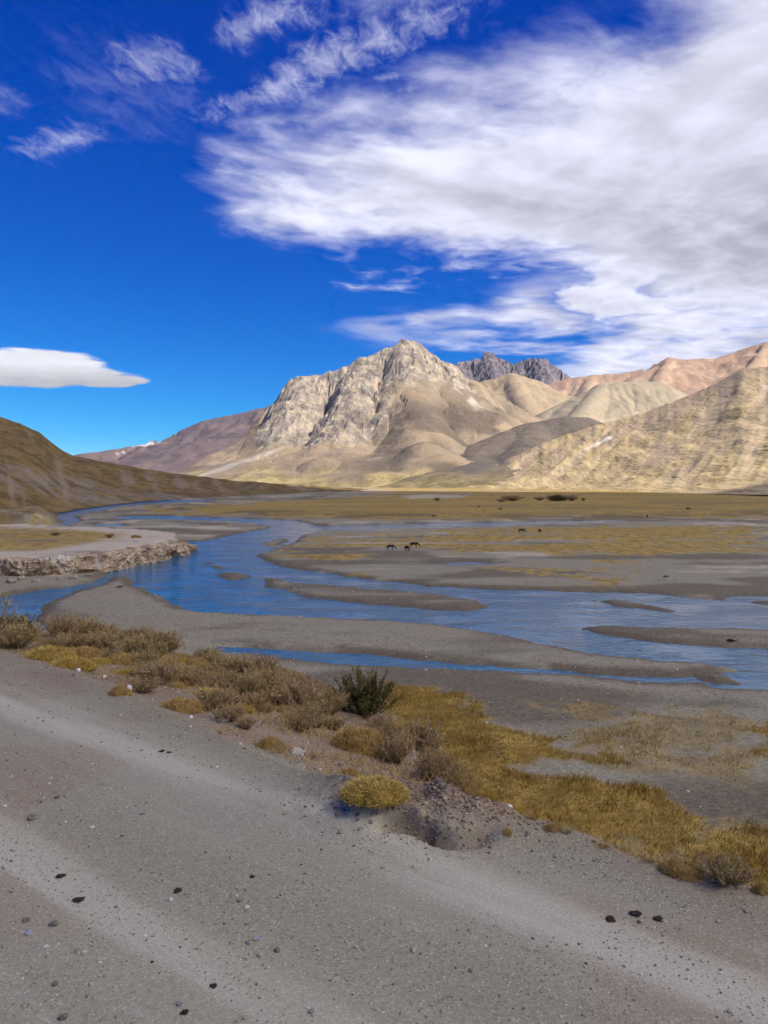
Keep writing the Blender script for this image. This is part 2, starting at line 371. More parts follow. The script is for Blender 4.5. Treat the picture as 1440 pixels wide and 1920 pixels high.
def empty(name, loc, rz=0.0, sc=1.0):
    o = bpy.data.objects.new(name, None); C.objects.link(o); o.location = loc; o.rotation_euler = (0, 0, rz); o.empty_display_size = .1
    o.scale = sc if isinstance(sc, tuple) else (sc, sc, sc)
    return o
def copy_tree(o, parent=None):
    c = o.copy(); C.objects.link(c); c.parent = parent
    for ch in o.children: copy_tree(ch, c)
    return c
def grid_faces(nr, nc):
    i = np.arange(nr - 1)[:, None] * nc + np.arange(nc - 1)[None, :]
    return np.stack([i, i + 1, i + nc + 1, i + nc], -1).reshape(-1, 4)

# ------------------------------------------------------------------ materials
def new_mat(name, rough=.9, spec=.2):
    m = bpy.data.materials.new(name); m.use_nodes = True; t = m.node_tree
    b = t.nodes['Principled BSDF']; b.inputs['Roughness'].default_value = rough; b.inputs['Specular IOR Level'].default_value = spec
    return m, t, b
def setc(t, b, col):
    t.links.new(col.k if isinstance(col, S) else col, b.inputs['Base Color'])
def attr(t, name):
    n = t.nodes.new('ShaderNodeAttribute'); n.attribute_name = name; return S(t, n.outputs['Fac'])
def geo_pos(t): return t.nodes.new('ShaderNodeNewGeometry').outputs['Position']
def bump(t, b, h, strength, dist):
    n = t.nodes.new('ShaderNodeBump'); n.inputs['Strength'].default_value = strength; n.inputs['Distance'].default_value = dist
    t.links.new(h.k, n.inputs['Height']); t.links.new(n.outputs[0], b.inputs['Normal'])

def ground_material(name, speck, near):
    m, t, b = new_mat(name, .92, .15); p = geo_pos(t)
    v1 = rgbval(t, voro(t, p, speck)); v2 = rgbval(t, voro(t, p, speck * .37)); big = noise(t, p, .35 if near else .08, 5, .6)
    fine = noise(t, p, speck * .5, 3, .6)
    grey = mix(t, (.200, .180, .124), (.308, .280, .200), v1[0])
    grey = mix(t, grey.k, (.50, .47, .40), v1[1].step(.965, .985) * (.8 if near else .5))
    grey = mix(t, grey.k, (.07, .068, .060), v2[1].step(.90, .94) * .22)
    redc = mix(t, (.175, .122, .080), (.295, .215, .150), v1[0]); redc = mix(t, redc.k, (.48, .43, .36), v1[1].step(.965, .985) * .7)
    c = mix(t, grey.k, redc.k, attr(t, 'red') * .85)
    c = mix(t, c.k, (.47, .44, .345), attr(t, 'track') * (.55 + v1[0] * .3))
    c = mix(t, c.k, mix(t, (.075, .058, .046), (.13, .10, .08), v1[2]).k, attr(t, 'dark') * .55)
    c = mix(t, c.k, (.50, .42, .31), attr(t, 'pale') * (.6 + big * .5))
    wetc = mix(t, (.070, .052, .032), (.130, .100, .066), v1[0]); c = mix(t, c.k, wetc.k, attr(t, 'wet') * .8)
    gn = noise(t, p, 1.1 if near else .5, 5, .65); gf = noise(t, scl(t, p, (7, 7, 7)), 1, 3, .6)
    gc = mix(t, (.19, .118, .02), (.46, .31, .07), gn.step(.32, .7)); gc = mix(t, gc.k, (.09, .078, .022), gf.step(.5, .75) * .6)
    c = mix(t, c.k, gc.k, attr(t, 'grass') * (.72 + gf * .4))
    c = mix(t, c.k, (.02, .02, .02), (big - .5) * .25)
    sc_ = attr(t, 'scrub'); c = mix(t, c.k, mix(t, (.075, .052, .026), (.17, .125, .06), gf.step(.35, .65)).k, sc_ * .85)
    setc(t, b, c)
    bump(t, b, v1[0] * .6 + v2[0] * .8 + fine * .8, .55, .012 if near else .06)
    return m
M_ROAD = ground_material('gravel_road', 95, True)
M_BANK = ground_material('bank_earth', 60, True)
M_VALLEY = ground_material('valley_ground', 7, False)

# ------------------------------------------------------------------ the ground sheet (polar grid, finer towards the viewer)
rows = [2.2]
while rows[-1] < 20: rows.append(rows[-1] + max(.02, rows[-1] ** 2 / (3.2 * F) * 3.0))
while rows[-1] < 1500: rows.append(rows[-1] + min(max(.16, rows[-1] ** 2 / (16 * F) * 2.6), 25))
rows = np.array(rows + [1700, 2200, 3200, 5000, 9000, 20000])
cols = np.concatenate([np.radians(np.linspace(-180, -38, 30)[:-1]), np.radians(np.linspace(-38, 36, 640)), np.radians(np.linspace(36, 180, 30)[1:])])
RR, AA = np.meshgrid(rows, cols, indexing='ij')
gx = (RR * np.sin(AA)).ravel(); gy = (RR * np.cos(AA)).ravel()
gz, fld = near_fields(gx, gy)
gf = grid_faces(len(rows), len(cols))
fv = gf
roadf = fld['road'][fv].mean(1) > .5
onrf = fld['onr'][fv].mean(1) > .5
ATT = ('grass', 'wet', 'pale', 'track', 'red', 'dark', 'scrub')
def piece(name, mask, mat):
    f = gf[mask]; u, inv = np.unique(f.ravel(), return_inverse=True)
    o = mesh_obj(name, np.stack([gx[u], gy[u], gz[u]], -1), inv.reshape(-1, 4), mat, attrs={k: fld[k][u] for k in ATT})
    return o
# centre cap under the viewer
tag(piece('gravel_road', roadf, M_ROAD), 'grey gravel road with pale wheel tracks and scattered stones', None, kind='structure')
tag(piece('road_bank', onrf & ~roadf, M_BANK), 'reddish earth bank dropping from the road to the valley', None, kind='structure')
tag(piece('valley_floor', ~onrf & ~roadf, M_VALLEY), 'flat valley floor of gravel bars, mud and golden grass', None, kind='structure')
n_ = 24
cap = [(0, 0, 13.0)] + [(2.3 * math.cos(i * 2 * math.pi / n_), 2.3 * math.sin(i * 2 * math.pi / n_), 12.99) for i in range(n_)]
tag(mesh_obj('road_surface', cap, [(0, 1 + i, 1 + (i + 1) % n_) for i in range(n_)], M_ROAD), 'grey gravel road surface under the viewpoint', None, kind='structure')

# river: one sheet of water at level 0
def water_mat():
    m, t, b = new_mat('river_water', .06, .5)
    b.inputs['Base Color'].default_value = (.012, .085, .15, 1); b.inputs['IOR'].default_value = 1.33
    p = geo_pos(t)
    w1 = noise(t, scl(t, p, (.8, 1.0, 1)), 1.0, 4, .6, .4); w2 = noise(t, scl(t, p, (.12, .2, 1)), 1.0, 3, .55)
    rf = noise(t, scl(t, p, (1.6, .9, 1)), 1.0, 3, .6)
    setc(t, b, mix(t, (.014, .115, .215), (.50, .57, .63), rf.step(.62, .75) * w2.step(.45, .7) * .55))  # whitish riffle flecks, with sparkle put into the colour
    n = t.nodes.new('ShaderNodeBump'); n.inputs['Strength'].default_value = .7; n.inputs['Distance'].default_value = .34
    t.links.new((w1 * (.35 + w2.step(.35, .65) * .9)).k, n.inputs['Height']); t.links.new(n.outputs[0], b.inputs['Normal'])
    return m
M_WATER = water_mat()
wv = [(-260, 40, 0), (330, 40, 0), (900, 900, 0), (-400, 900, 0)]
tag(mesh_obj('river', wv, [(0, 1, 2, 3)], M_WATER), 'braided blue river winding between gravel bars', None, kind='structure')

# ------------------------------------------------------------------ mountains
def rock_mat(name, scree, scree2, rock, rock2, grass=None, shrub=0.0, streak=None, scale=1.0, band=None, sq=None):
    m, t, b = new_mat(name, .95, .1); p = geo_pos(t)
    if sq: p = scl(t, p, sq)
    n1 = noise(t, p, .006 * scale, 6, .6); n2 = noise(t, p, .03 * scale, 5, .65); n3 = noise(t, p, .15 * scale, 4, .7)
    c = mix(t, scree, scree2, n1.step(.36, .64))
    c = mix(t, c.k, tuple(k * .62 for k in scree), (n2 - .1).step(.38, .6) * .55)
    r = mix(t, rock, rock2, n2.step(.36, .62)); r = mix(t, r.k, tuple(k * .5 for k in rock), n3.step(.5, .72) * .6)
    c = mix(t, c.k, r.k, attr(t, 'rock'))
    if band: c = mix(t, c.k, band, (noise(t, scl(t, p, (.3, .3, 1.5)), .012 * scale, 4, .6) + 0.0).step(.54, .62) * .7)
    if grass: c = mix(t, c.k, mix(t, grass, tuple(k * .6 for k in grass), n2.step(.4, .62)).k, attr(t, 'grass'))
    if streak: c = mix(t, c.k, streak, attr(t, 'streak'))
    if shrub:
        d = voro(t, p, .16 * scale, 'Distance'); k = rgbval(t, voro(t, p, .16 * scale))
        c = mix(t, c.k, (.045, .040, .018), (1.0 - d.step(.22, .42)) * k[0].step(.45, .55) * n2.step(.38, .55) * shrub)
    c = mix(t, c.k, tuple(min(k * 1.35, .6) for k in scree), attr(t, 'gul') * .6)
    c = mix(t, c.k, (.10, .082, .068), attr(t, 'dark') * (.6 + n3 * .6))  # tints in the painted cloud shadow
    setc(t, b, c); bump(t, b, n3 * 1.0 + n2 * 2.0, .7, 4.0 / scale)
    return m
def mountain(name, label, ridges, bounds, step, prof, mat, gully=18, crag=10, gfreq=40., seed=1, fmin=-3, cliff=(.75, 1.05), extra=None, spur=.55, rough=None, facet=False):
    """terrain from a skeleton of ridge lines; height falls away from the nearest ridge"""
    x0, x1, y0, y1 = bounds; nx = int((x1 - x0) / step) + 1; ny = int((y1 - y0) / step) + 1
    xx, yy = np.meshgrid(np.linspace(x0, x1, nx), np.linspace(y0, y1, ny))
    x = xx.ravel(); y = yy.ravel()
    wx = x + (fbm(x / 160, y / 160, 3, seed + 3) - .5) * 90; wy = y + (fbm(x / 160, y / 160, 3, seed + 4) - .5) * 90
    best = np.full(x.shape, -1e9); bs = np.zeros_like(x); bd = np.full(x.shape, 1e9); off = 0
    for ri, R in enumerate(ridges):
        R = np.asarray(R, float)
        for a, b in zip(R[:-1], R[1:]):
            d2 = b[:2] - a[:2]; L = math.hypot(*d2)
            # the warp fades at the ridge so that the crest stays where it is
            t0 = np.clip(((x - a[0]) * d2[0] + (y - a[1]) * d2[1]) / (L * L), 0, 1)
            dr = np.hypot(x - a[0] - t0 * d2[0], y - a[1] - t0 * d2[1])
            k = sst(dr, 20, 160); X_ = x + (wx - x) * k; Y_ = y + (wy - y) * k
            t = np.clip(((X_ - a[0]) * d2[0] + (Y_ - a[1]) * d2[1]) / (L * L), 0, 1)
            d = np.hypot(X_ - a[0] - t * d2[0], Y_ - a[1] - t * d2[1])
            zr = a[2] + (b[2] - a[2]) * t; h = zr - (prof(d, zr) if ri == 0 else np.where(d < 60, d * d / 120., d - 30) * (spur + .6 * np.clip((zr - 140) / 120, 0, 1) * (spur > .5)))
            m = h > best; best = np.where(m, h, best); bs = np.where(m, off + t * L, bs); bd = np.where(m, d, bd); off += L
        off += 1000
    z = best
    gul = fbm(bs / gfreq + .35 * np.sin(bd / 90.), bd / 260., 4, seed + 11, .55, True)
    amp = gully * sst(bd, 5, 120) * np.clip((z + 10) / 120, 0, 1)
    z = z - amp * (1 - gul) * 1.3
    rz = rough(x, y, z) if rough else 1.0
    z = z + (fbm(x / 34, y / 34, 5, seed + 21, .62, True) - .5) * crag * sst(z, 20, 160) * 1.1 * rz + (fbm(bs / 22. + .5 * vn(x / 40, y / 40, seed), bd / 120., 5, seed + 23, .66, True) - .6) * crag * 2.3 * rz * sst(bd, 0, 30) * sst(z, 30, 120)
    z = z + (fbm(x / 150, y / 150, 4, seed + 31) - .5) * crag * 1.5 * np.clip(z / 80, 0, 1)
    zg = z.reshape(ny, nx); gyy, gxx = np.gradient(zg, (y1 - y0) / (ny - 1), (x1 - x0) / (nx - 1))
    slope = np.hypot(gxx, gyy).ravel()
    rock = sst(slope + (fbm(x / 60, y / 60, 3, seed + 41) - .5) * .5, *cliff)
    at_ = dict(rock=rock, gul=sst(gul, .62, .35) * sst(bd, 20, 150), grass=sst(z + (fbm(x / 90, y / 90, 4, seed + 51) - .5) * 60, 45, 8), streak=np.zeros_like(x), dark=np.zeros_like(x))
    if extra: extra(x, y, z, at_)
    f = grid_faces(ny, nx); keep = (z[f] > fmin).any(1); f = f[keep]
    u, inv = np.unique(f.ravel(), return_inverse=True)
    o = mesh_obj(name, np.stack([x[u], y[u], z[u]], -1), inv.reshape(-1, 4), mat, attrs={k: v[u] for k, v in at_.items()}, smooth=not facet)
    return tag(o, label, None, kind='structure')
def ridge(l): return [at(px, py, d) for px, py, d in l]
def prof_cliff(c1, k1, k2, k3, l2):
    def f(d, zr):
        k = k2 * .6 + (k1 - k2 * .6) * np.clip((zr - 90) / 160, 0, 1)
        return np.minimum(d, c1) * k + np.clip(d - c1, 0, l2) * k2 + np.maximum(d - c1 - l2, 0) * k3
    return f
M_MAIN = rock_mat('grey_mountain_rock', (.275, .21, .14), (.20, .16, .118), (.42, .35, .265), (.20, .18, .16), grass=(.34, .27, .13), streak=(.55, .52, .47))
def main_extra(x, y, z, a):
    px, py = proj(x, y, z)
    a['streak'] = np.maximum(sst(seg_dist(px, py, [(852, 728), (880, 748), (905, 770)], False) + (fbm(x / 20, y / 20, 3, 77) - .5) * 14, 5, 0) * .55,
                             sst(np.abs((px - 400) * .35 + (py - 885)) + (fbm(x / 30, y / 30, 3, 78) - .5) * 10, 6, 1) * sst(px, 560, 500) * sst(py, 800, 830) * .4)
    rz = sst(main_rough(x, y, z), .3, .9); a['rock'] = np.clip(a['rock'] * (.25 + .75 * rz) * sst(z, 50, 130) + rz * .55, 0, 1)
    painted_shade = sst(fbm(x / 110, y / 70, 4, 85), .34, .56) * sst(px, 600, 740) * sst(px, 1000, 930) * sst(py, 730, 775) * .9; a['gul'] = np.maximum(a['gul'], 0); a['dark'] = painted_shade  # cloud shadow on the lower slope, put into the colour as dark patches
ROCKS = [(478, 822), (497, 745), (570, 695), (690, 660), (770, 628), (840, 668), (900, 716), (880, 728), (835, 705), (800, 712), (745, 715), (728, 770), (700, 810), (640, 838), (560, 838), (500, 832)]
def main_rough(x, y, z):
    px, py = proj(x, y, z); return .22 + 1.0 * sst(-sdf(px, py, ROCKS) + (fbm(x / 60, y / 60, 3, 83) - .5) * 60, -12, 18)
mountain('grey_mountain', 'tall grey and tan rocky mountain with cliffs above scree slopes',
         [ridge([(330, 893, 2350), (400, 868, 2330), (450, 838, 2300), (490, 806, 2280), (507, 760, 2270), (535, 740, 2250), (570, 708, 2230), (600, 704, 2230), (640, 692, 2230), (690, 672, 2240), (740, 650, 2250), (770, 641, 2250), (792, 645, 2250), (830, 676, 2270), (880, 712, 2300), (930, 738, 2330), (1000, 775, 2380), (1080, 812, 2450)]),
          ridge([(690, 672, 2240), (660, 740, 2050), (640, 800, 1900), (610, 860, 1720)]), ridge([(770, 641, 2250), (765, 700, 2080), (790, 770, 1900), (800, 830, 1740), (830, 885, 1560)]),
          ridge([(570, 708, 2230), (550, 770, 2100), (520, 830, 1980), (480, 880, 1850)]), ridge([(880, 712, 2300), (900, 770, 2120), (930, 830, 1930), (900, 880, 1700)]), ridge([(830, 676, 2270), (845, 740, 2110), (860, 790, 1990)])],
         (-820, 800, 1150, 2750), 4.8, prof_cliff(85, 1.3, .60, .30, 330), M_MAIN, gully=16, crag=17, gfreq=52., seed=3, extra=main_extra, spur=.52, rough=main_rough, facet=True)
M_TAN = rock_mat('tan_hill_rock', (.33, .26, .175), (.29, .225, .15), (.27, .20, .15), (.33, .25, .18), grass=(.34, .27, .12), streak=(.6, .56, .5))
soft = prof_cliff(30, .5, .52, .25, 500)
mountain('tan_hill', 'smooth tan hill in the saddle right of the grey mountain',
         [ridge([(850, 740, 3300), (900, 716, 3300), (960, 700, 3300), (1010, 714, 3300), (1070, 748, 3300), (1150, 790, 3300)]), ridge([(960, 700, 3300), (985, 750, 3000), (1010, 790, 2750)]), ridge([(900, 716, 3300), (930, 760, 3050)])],
         (200, 1250, 2500, 3800), 8, soft, M_TAN, gully=16, crag=5, gfreq=60., seed=12, cliff=(.9, 1.3))
M_STRI = rock_mat('pale_striped_hill_rock', (.34, .285, .20), (.31, .26, .185), (.27, .21, .16), (.33, .26, .19), grass=(.34, .27, .13))
mountain('striped_hill', 'pale tan rounded hill with fine gullies behind the right slope',
         [ridge([(1000, 800, 2650), (1060, 752, 2700), (1130, 719, 2750), (1190, 714, 2780), (1240, 717, 2800), (1300, 745, 2820), (1400, 790, 2850)]), ridge([(1130, 719, 2750), (1090, 770, 2480), (1040, 815, 2250)])],
         (420, 1500, 1950, 3200), 6, soft, M_STRI, gully=13, crag=3, gfreq=22., seed=15, cliff=(.95, 1.4))
M_PINK = rock_mat('pink_ridge_rock', (.40, .275, .185), (.34, .225, .165), (.33, .21, .155), (.40, .30, .21), streak=(.6, .5, .42), scale=.6, band=(.42, .32, .22))
mountain('pink_ridge', 'long pinkish orange ridge on the skyline at right',
         [ridge([(980, 760, 4300), (1040, 714, 4300), (1110, 704, 4300), (1150, 702, 4300), (1200, 694, 4300), (1255, 669, 4300), (1290, 674, 4300), (1340, 672, 4350), (1390, 655, 4400), (1440, 641, 4400), (1520, 632, 4400), (1650, 660, 4400)]),
          ridge([(1255, 669, 4300), (1230, 720, 3900), (1200, 760, 3600)]), ridge([(1110, 704, 4300), (1100, 740, 3950)]), ridge([(1440, 641, 4400), (1400, 700, 3950)])],
         (700, 2900, 3300, 5000), 12, soft, M_PINK, gully=26, crag=9, gfreq=70., seed=18, cliff=(.85, 1.2))
M_JAG = rock_mat('dark_jagged_rock', (.17, .145, .15), (.22, .175, .165), (.13, .12, .14), (.21, .185, .195), scale=.5, band=(.30, .27, .27))
mountain('jagged_peak', 'dark jagged volcanic peaks far behind the saddle',
         [ridge([(780, 720, 6000), (850, 681, 6000), (885, 676, 6000), (905, 668, 6000), (916, 663, 6000), (930, 672, 6000), (960, 680, 6000), (985, 672, 6000), (1000, 669, 6000), (1022, 671, 6000), (1035, 684, 6000), (1062, 702, 6000), (1100, 735, 6000)]),
          ridge([(916, 663, 6000), (940, 715, 5500)]), ridge([(1010, 669, 6000), (1020, 715, 5550)]), ridge([(860, 681, 6000), (880, 720, 5500)])],
         (100, 1900, 5000, 6900), 10, prof_cliff(160, 1.3, .6, .3, 500), M_JAG, gully=70, crag=42, gfreq=75., seed=22, cliff=(.6, .9), facet=True)
M_DARK = rock_mat('dark_hill_rock', (.12, .10, .085), (.16, .13, .10), (.10, .085, .075), (.17, .14, .11), grass=(.25, .20, .10), shrub=.5)
mountain('dark_foothill', 'low dark brown foothills between the mountain and right slope',
         [ridge([(860, 862, 1750), (900, 830, 1800), (950, 806, 1850), (1000, 792, 1900), (1060, 781, 1950), (1100, 784, 2000), (1140, 800, 2050), (1250, 830, 2100)]), ridge([(1000, 792, 1900), (985, 840, 1700), (950, 880, 1500)])],
         (-150, 1000, 1150, 2300), 6, prof_cliff(20, .35, .42, .2, 200), M_DARK, gully=9, crag=3, gfreq=45., seed=25, cliff=(.9, 1.4))
M_FARL = rock_mat('purple_mountain_rock', (.15, .11, .105), (.115, .088, .095), (.095, .078, .09), (.13, .105, .11), streak=(.62, .57, .54), scale=.5)  # rock colour darkened to stand for cloud shade on this mountain
def farl_extra(x, y, z, a):
    px, py = proj(x, y, z)
    a['streak'] = sst(seg_dist(px, py, [(222, 852), (250, 838), (275, 832), (308, 828)], False) + (fbm(x / 60, y / 60, 3, 79) - .5) * 8, 3, 0) * .7
mountain('distant_purple_mountain', 'distant purple brown mountain with pale streak behind the left slope',
         [ridge([(60, 880, 6200), (145, 853, 6200), (200, 845, 6200), (270, 834, 6300), (286, 826, 6350), (310, 822, 6350), (350, 802, 6400), (380, 788, 6400), (430, 778, 6400), (490, 766, 6400), (560, 745, 6400), (700, 740, 6400)]),
          ridge([(360, 800, 6400), (330, 850, 5700), (300, 880, 5200)]), ridge([(490, 766, 6400), (450, 840, 5600), (400, 880, 5000)]), ridge([(270, 834, 6300), (240, 870, 5600)]), ridge([(60, 884, 4800), (150, 878, 4800), (250, 874, 4750), (400, 868, 4650), (560, 862, 4550)])],
         (-3300, 300, 3900, 7300), 17, prof_cliff(60, .8, .42, .25, 700), M_FARL, gully=40, crag=14, gfreq=120., seed=28, cliff=(.75, 1.1), extra=farl_extra)

# hills as sheets between a foot line and a crest line
def sheet_hill(name, label, foot, crest, mat, fpow=1.25, skew=0.0, amp=4.0, gamp=5.0, gfreq=30., seed=1, back=.7, nx=420, nt_=200, extra=None, ends=True):
    pxs = np.linspace(crest[0][0], crest[-1][0], nx)
    cd = np.interp(pxs, [c[0] for c in crest], [c[2] for c in crest]); cpy = np.interp(pxs, [c[0] for c in crest], [c[1] for c in crest])
    def sm(a, k=31):
        k = int(k * nx / 520) | 1
        return np.convolve(np.pad(a, k // 2, mode='edge'), np.hanning(k + 2)[1:-1] / np.hanning(k + 2).sum(), mode='valid')
    cpy = sm(cpy, 7) + (fbm(pxs / 9., pxs * 0, 3, seed) - .5) * 3; cd = sm(cd)
    fd = np.interp(pxs, [c[0] for c in foot], [c[1] for c in foot]); fz = np.interp(pxs, [c[0] for c in foot], [c[2] for c in foot])
    fd = sm(fd, 61); fz = sm(fz, 61)
    top = np.array([at(a, b, c) for a, b, c in zip(pxs, cpy, cd)])
    bot = np.array([np.append(at(a, 900, c)[:2], zf) for a, c, zf in zip(pxs, fd, fz)])
    ts = np.concatenate([np.linspace(0, 1, nt_), np.linspace(1, 1 + back, 30)[1:]])
    T, I = np.meshgrid(ts, np.arange(nx), indexing='ij')
    tt = np.minimum(T, 1); up = np.where(T > 1, 1 - ((T - 1) / back) ** 1.3 * 1.1, tt ** fpow)
    xy = bot[I][..., :2] + (top[I] - bot[I])[..., :2] * T[..., None]
    z = bot[I][..., 2] + (top[I] - bot[I])[..., 2] * up
    x = xy[..., 0]; y = xy[..., 1]
    fade = sst(np.minimum(pxs - pxs[0], pxs[-1] - pxs), 0, 90)[I] if ends else np.ones(I.shape)
    env = sst(T, .0, .25) * sst(np.abs(T - 1), 0, .12) * fade
    lat = pxs[I] + skew * (1 - T) * 160
    gul = fbm(lat / gfreq, T * 1.6, 4, seed + 5, .55, True)
    z = z - gamp * (1 - gul) * env + amp * (fbm(x / 45, y / 130, 5, seed + 6) - .5) * env + .6 * (fbm(x / 6, y / 6, 3, seed + 7) - .5) * sst(T, 0, .1)
    z = z * (.02 + .98 * sst(np.minimum(pxs - pxs[0], pxs[-1] - pxs), 0, 40)[I]) - (1 - fade) * 1.0
    f = grid_faces(len(ts), nx)
    a = dict(rock=np.zeros(x.size), gul=(sst(gul, .6, .35) * env).ravel(), grass=np.ones(x.size), streak=np.zeros(x.size), dark=np.zeros(x.size))
    if extra: extra(x.ravel(), y.ravel(), z.ravel(), T.ravel(), a)
    o = mesh_obj(name, np.stack([x, y, z], -1).reshape(-1, 3), f, mat, attrs=a)
    return tag(o, label, None, kind='structure')
M_RIGHT = rock_mat('yellow_slope', (.36, .275, .175), (.33, .25, .155), (.27, .205, .14), (.32, .245, .17), grass=(.45, .345, .175), shrub=.75, streak=(.62, .56, .46), scale=1.6, sq=(1, .2, .6))
def right_extra(x, y, z, T, a):
    px, py = proj(x, y, z)
    a['grass'] = sst(fbm((px + 160 * (1 - T)) / 48, T * 4.5, 5, 201, .62) + .30 * (1 - T) - .12, .36, .68)
    a['streak'] = np.maximum(sst(seg_dist(px, py, [(1098, 843), (1145, 820)], False) + (fbm(x / 9, y / 9, 3, 203) - .5) * 3, 4, 2), sst(np.hypot((px - 1438) / 8, (py - 728) / 7), 1, .6))
    a['rock'] = sst(fbm((px + 160 * (1 - T)) / 36, T * 6, 4, 204) + .3 * T, .62, .85) * .7
sheet_hill('right_hillside', 'broad yellow grassy hillside dotted with shrubs at right',
           [(820, 1330, .3), (900, 1300, .3), (1000, 1230, .3), (1100, 1130, .3), (1250, 960, 1), (1440, 800, 2), (1800, 640, 3), (2300, 560, 3)],
           [(820, 911, 1500), (870, 897, 1530), (900, 884, 1560), (960, 858, 1600), (1020, 830, 1620), (1100, 802, 1640), (1200, 776, 1660), (1280, 746, 1660), (1340, 720, 1660), (1390, 692, 1650), (1440, 687, 1630), (1600, 640, 1600), (1900, 600, 1500), (2300, 560, 1400)],
           M_RIGHT, fpow=1.35, skew=1.0, amp=12, gamp=5, gfreq=46., seed=40, nx=440, nt_=200, extra=right_extra)
M_LEFT = rock_mat('brown_slope', (.19, .152, .115), (.215, .175, .135), (.15, .12, .09), (.2, .17, .13), grass=(.185, .126, .05), shrub=.85, scale=3.0, sq=(1, .4, 1.5))
def left_extra(x, y, z, T, a):
    px, py = proj(x, y, z)
    n = fbm(x / 30, y / 18, 4, 211)
    line = np.interp(px, [-300, 0, 120, 250, 400, 520], [840, 868, 890, 922, 934, 940]); low = np.interp(px, [-300, 0, 100, 250, 400, 520], [930, 918, 935, 945, 944, 942])
    scree = sst(py + (n - .5) * 16, line - 3, line + 4) * sst(py + (n - .5) * 20, low + 6, low - 4)
    a['grass'] = 1 - scree * sst(fbm(x / 14, y / 10, 3, 213), .62, .40)
sheet_hill('left_hillside', 'brown scrubby hillside sloping down from the left edge',
           [(-900, 170, 2), (-300, 225, 1.5), (0, 285, .4), (110, 400, .2), (300, 620, .3), (450, 740, .3), (600, 900, .5), (730, 1060, .8), (830, 1300, .8)],
           [(-900, 640, 420), (-300, 702, 560), (0, 782, 640), (40, 795, 660), (75, 811, 680), (95, 829, 700), (130, 853, 740), (200, 867, 800), (300, 884, 900), (450, 902, 1040), (600, 912, 1140), (730, 919, 1240), (830, 922, 1400)],
           M_LEFT, fpow=1.15, skew=-.2, amp=2.5, gamp=.5, gfreq=25., seed=50, nx=320, nt_=160, extra=left_extra)
# rock outcrop on the left crest

# ------------------------------------------------------------------ the cloud overhead that shades the valley floor
def cloud_mat():
    m = bpy.data.materials.new('cloud_vapour'); m.use_nodes = True; t = m.node_tree; t.nodes.clear()
    o = t.nodes.new('ShaderNodeOutputMaterial'); d = t.nodes.new('ShaderNodeBsdfDiffuse'); tr = t.nodes.new('ShaderNodeBsdfTranslucent'); mx = t.nodes.new('ShaderNodeMixShader')
    d.inputs[0].default_value = (.95, .95, .95, 1); tr.inputs[0].default_value = (.97, .97, .97, 1); mx.inputs[0].default_value = .82
    t.links.new(d.outputs[0], mx.inputs[1]); t.links.new(tr.outputs[0], mx.inputs[2])
    tp = t.nodes.new('ShaderNodeBsdfTransparent'); m2 = t.nodes.new('ShaderNodeMixShader'); m2.inputs[0].default_value = .40
    t.links.new(mx.outputs[0], m2.inputs[1]); t.links.new(tp.outputs[0], m2.inputs[2]); t.links.new(m2.outputs[0], o.inputs[0])
    return m
def overhead_cloud(name, label, shade_poly, alt, thick, mat, seed):
    """a lumpy slab of cloud standing over the ground it shades"""
    off = np.array([SUN.x, SUN.y]) * (alt / SUN.z)
    poly = [np.array(p) + off for p in shade_poly]; c = np.mean(poly, 0)
    x0, y0 = np.min(poly, 0) - 150; x1, y1 = np.max(poly, 0) + 150
    n = 90; xx, yy = np.meshgrid(np.linspace(x0, x1, n), np.linspace(y0, y1, n)); x = xx.ravel(); y = yy.ravel()
    d = -sdf(x, y, poly) + (fbm(x / 260, y / 260, 4, seed) - .5) * 320
    body = np.sqrt(np.clip(d / 400, 0, 1))
    top = alt + thick * body * (.5 + fbm(x / 180, y / 180, 4, seed + 1)); bot = alt - .25 * thick * body * (.5 + fbm(x / 150, y / 150, 3, seed + 2))
    f = grid_faces(n, n); keep = (d[f] > -20).all(1); f = f[keep]
    v = np.concatenate([np.stack([x, y, top], -1), np.stack([x, y, bot], -1)]); f = np.concatenate([f, f[:, ::-1] + n * n])
    u, inv = np.unique(f.ravel(), return_inverse=True)
    return tag(mesh_obj(name, v[u], inv.reshape(-1, 4), mat), label, None, kind='structure')
M_CLOUD = cloud_mat()
overhead_cloud('cloud', 'broad grey white cloud overhead shading the near valley', [(-1700, -1100), (1300, -1100), (900, -200), (520, 480), (420, 780), (340, 900), (250, 960), (60, 990), (-200, 1120), (-500, 1250), (-1700, 1350)], 1900, 260, M_CLOUD, 301)

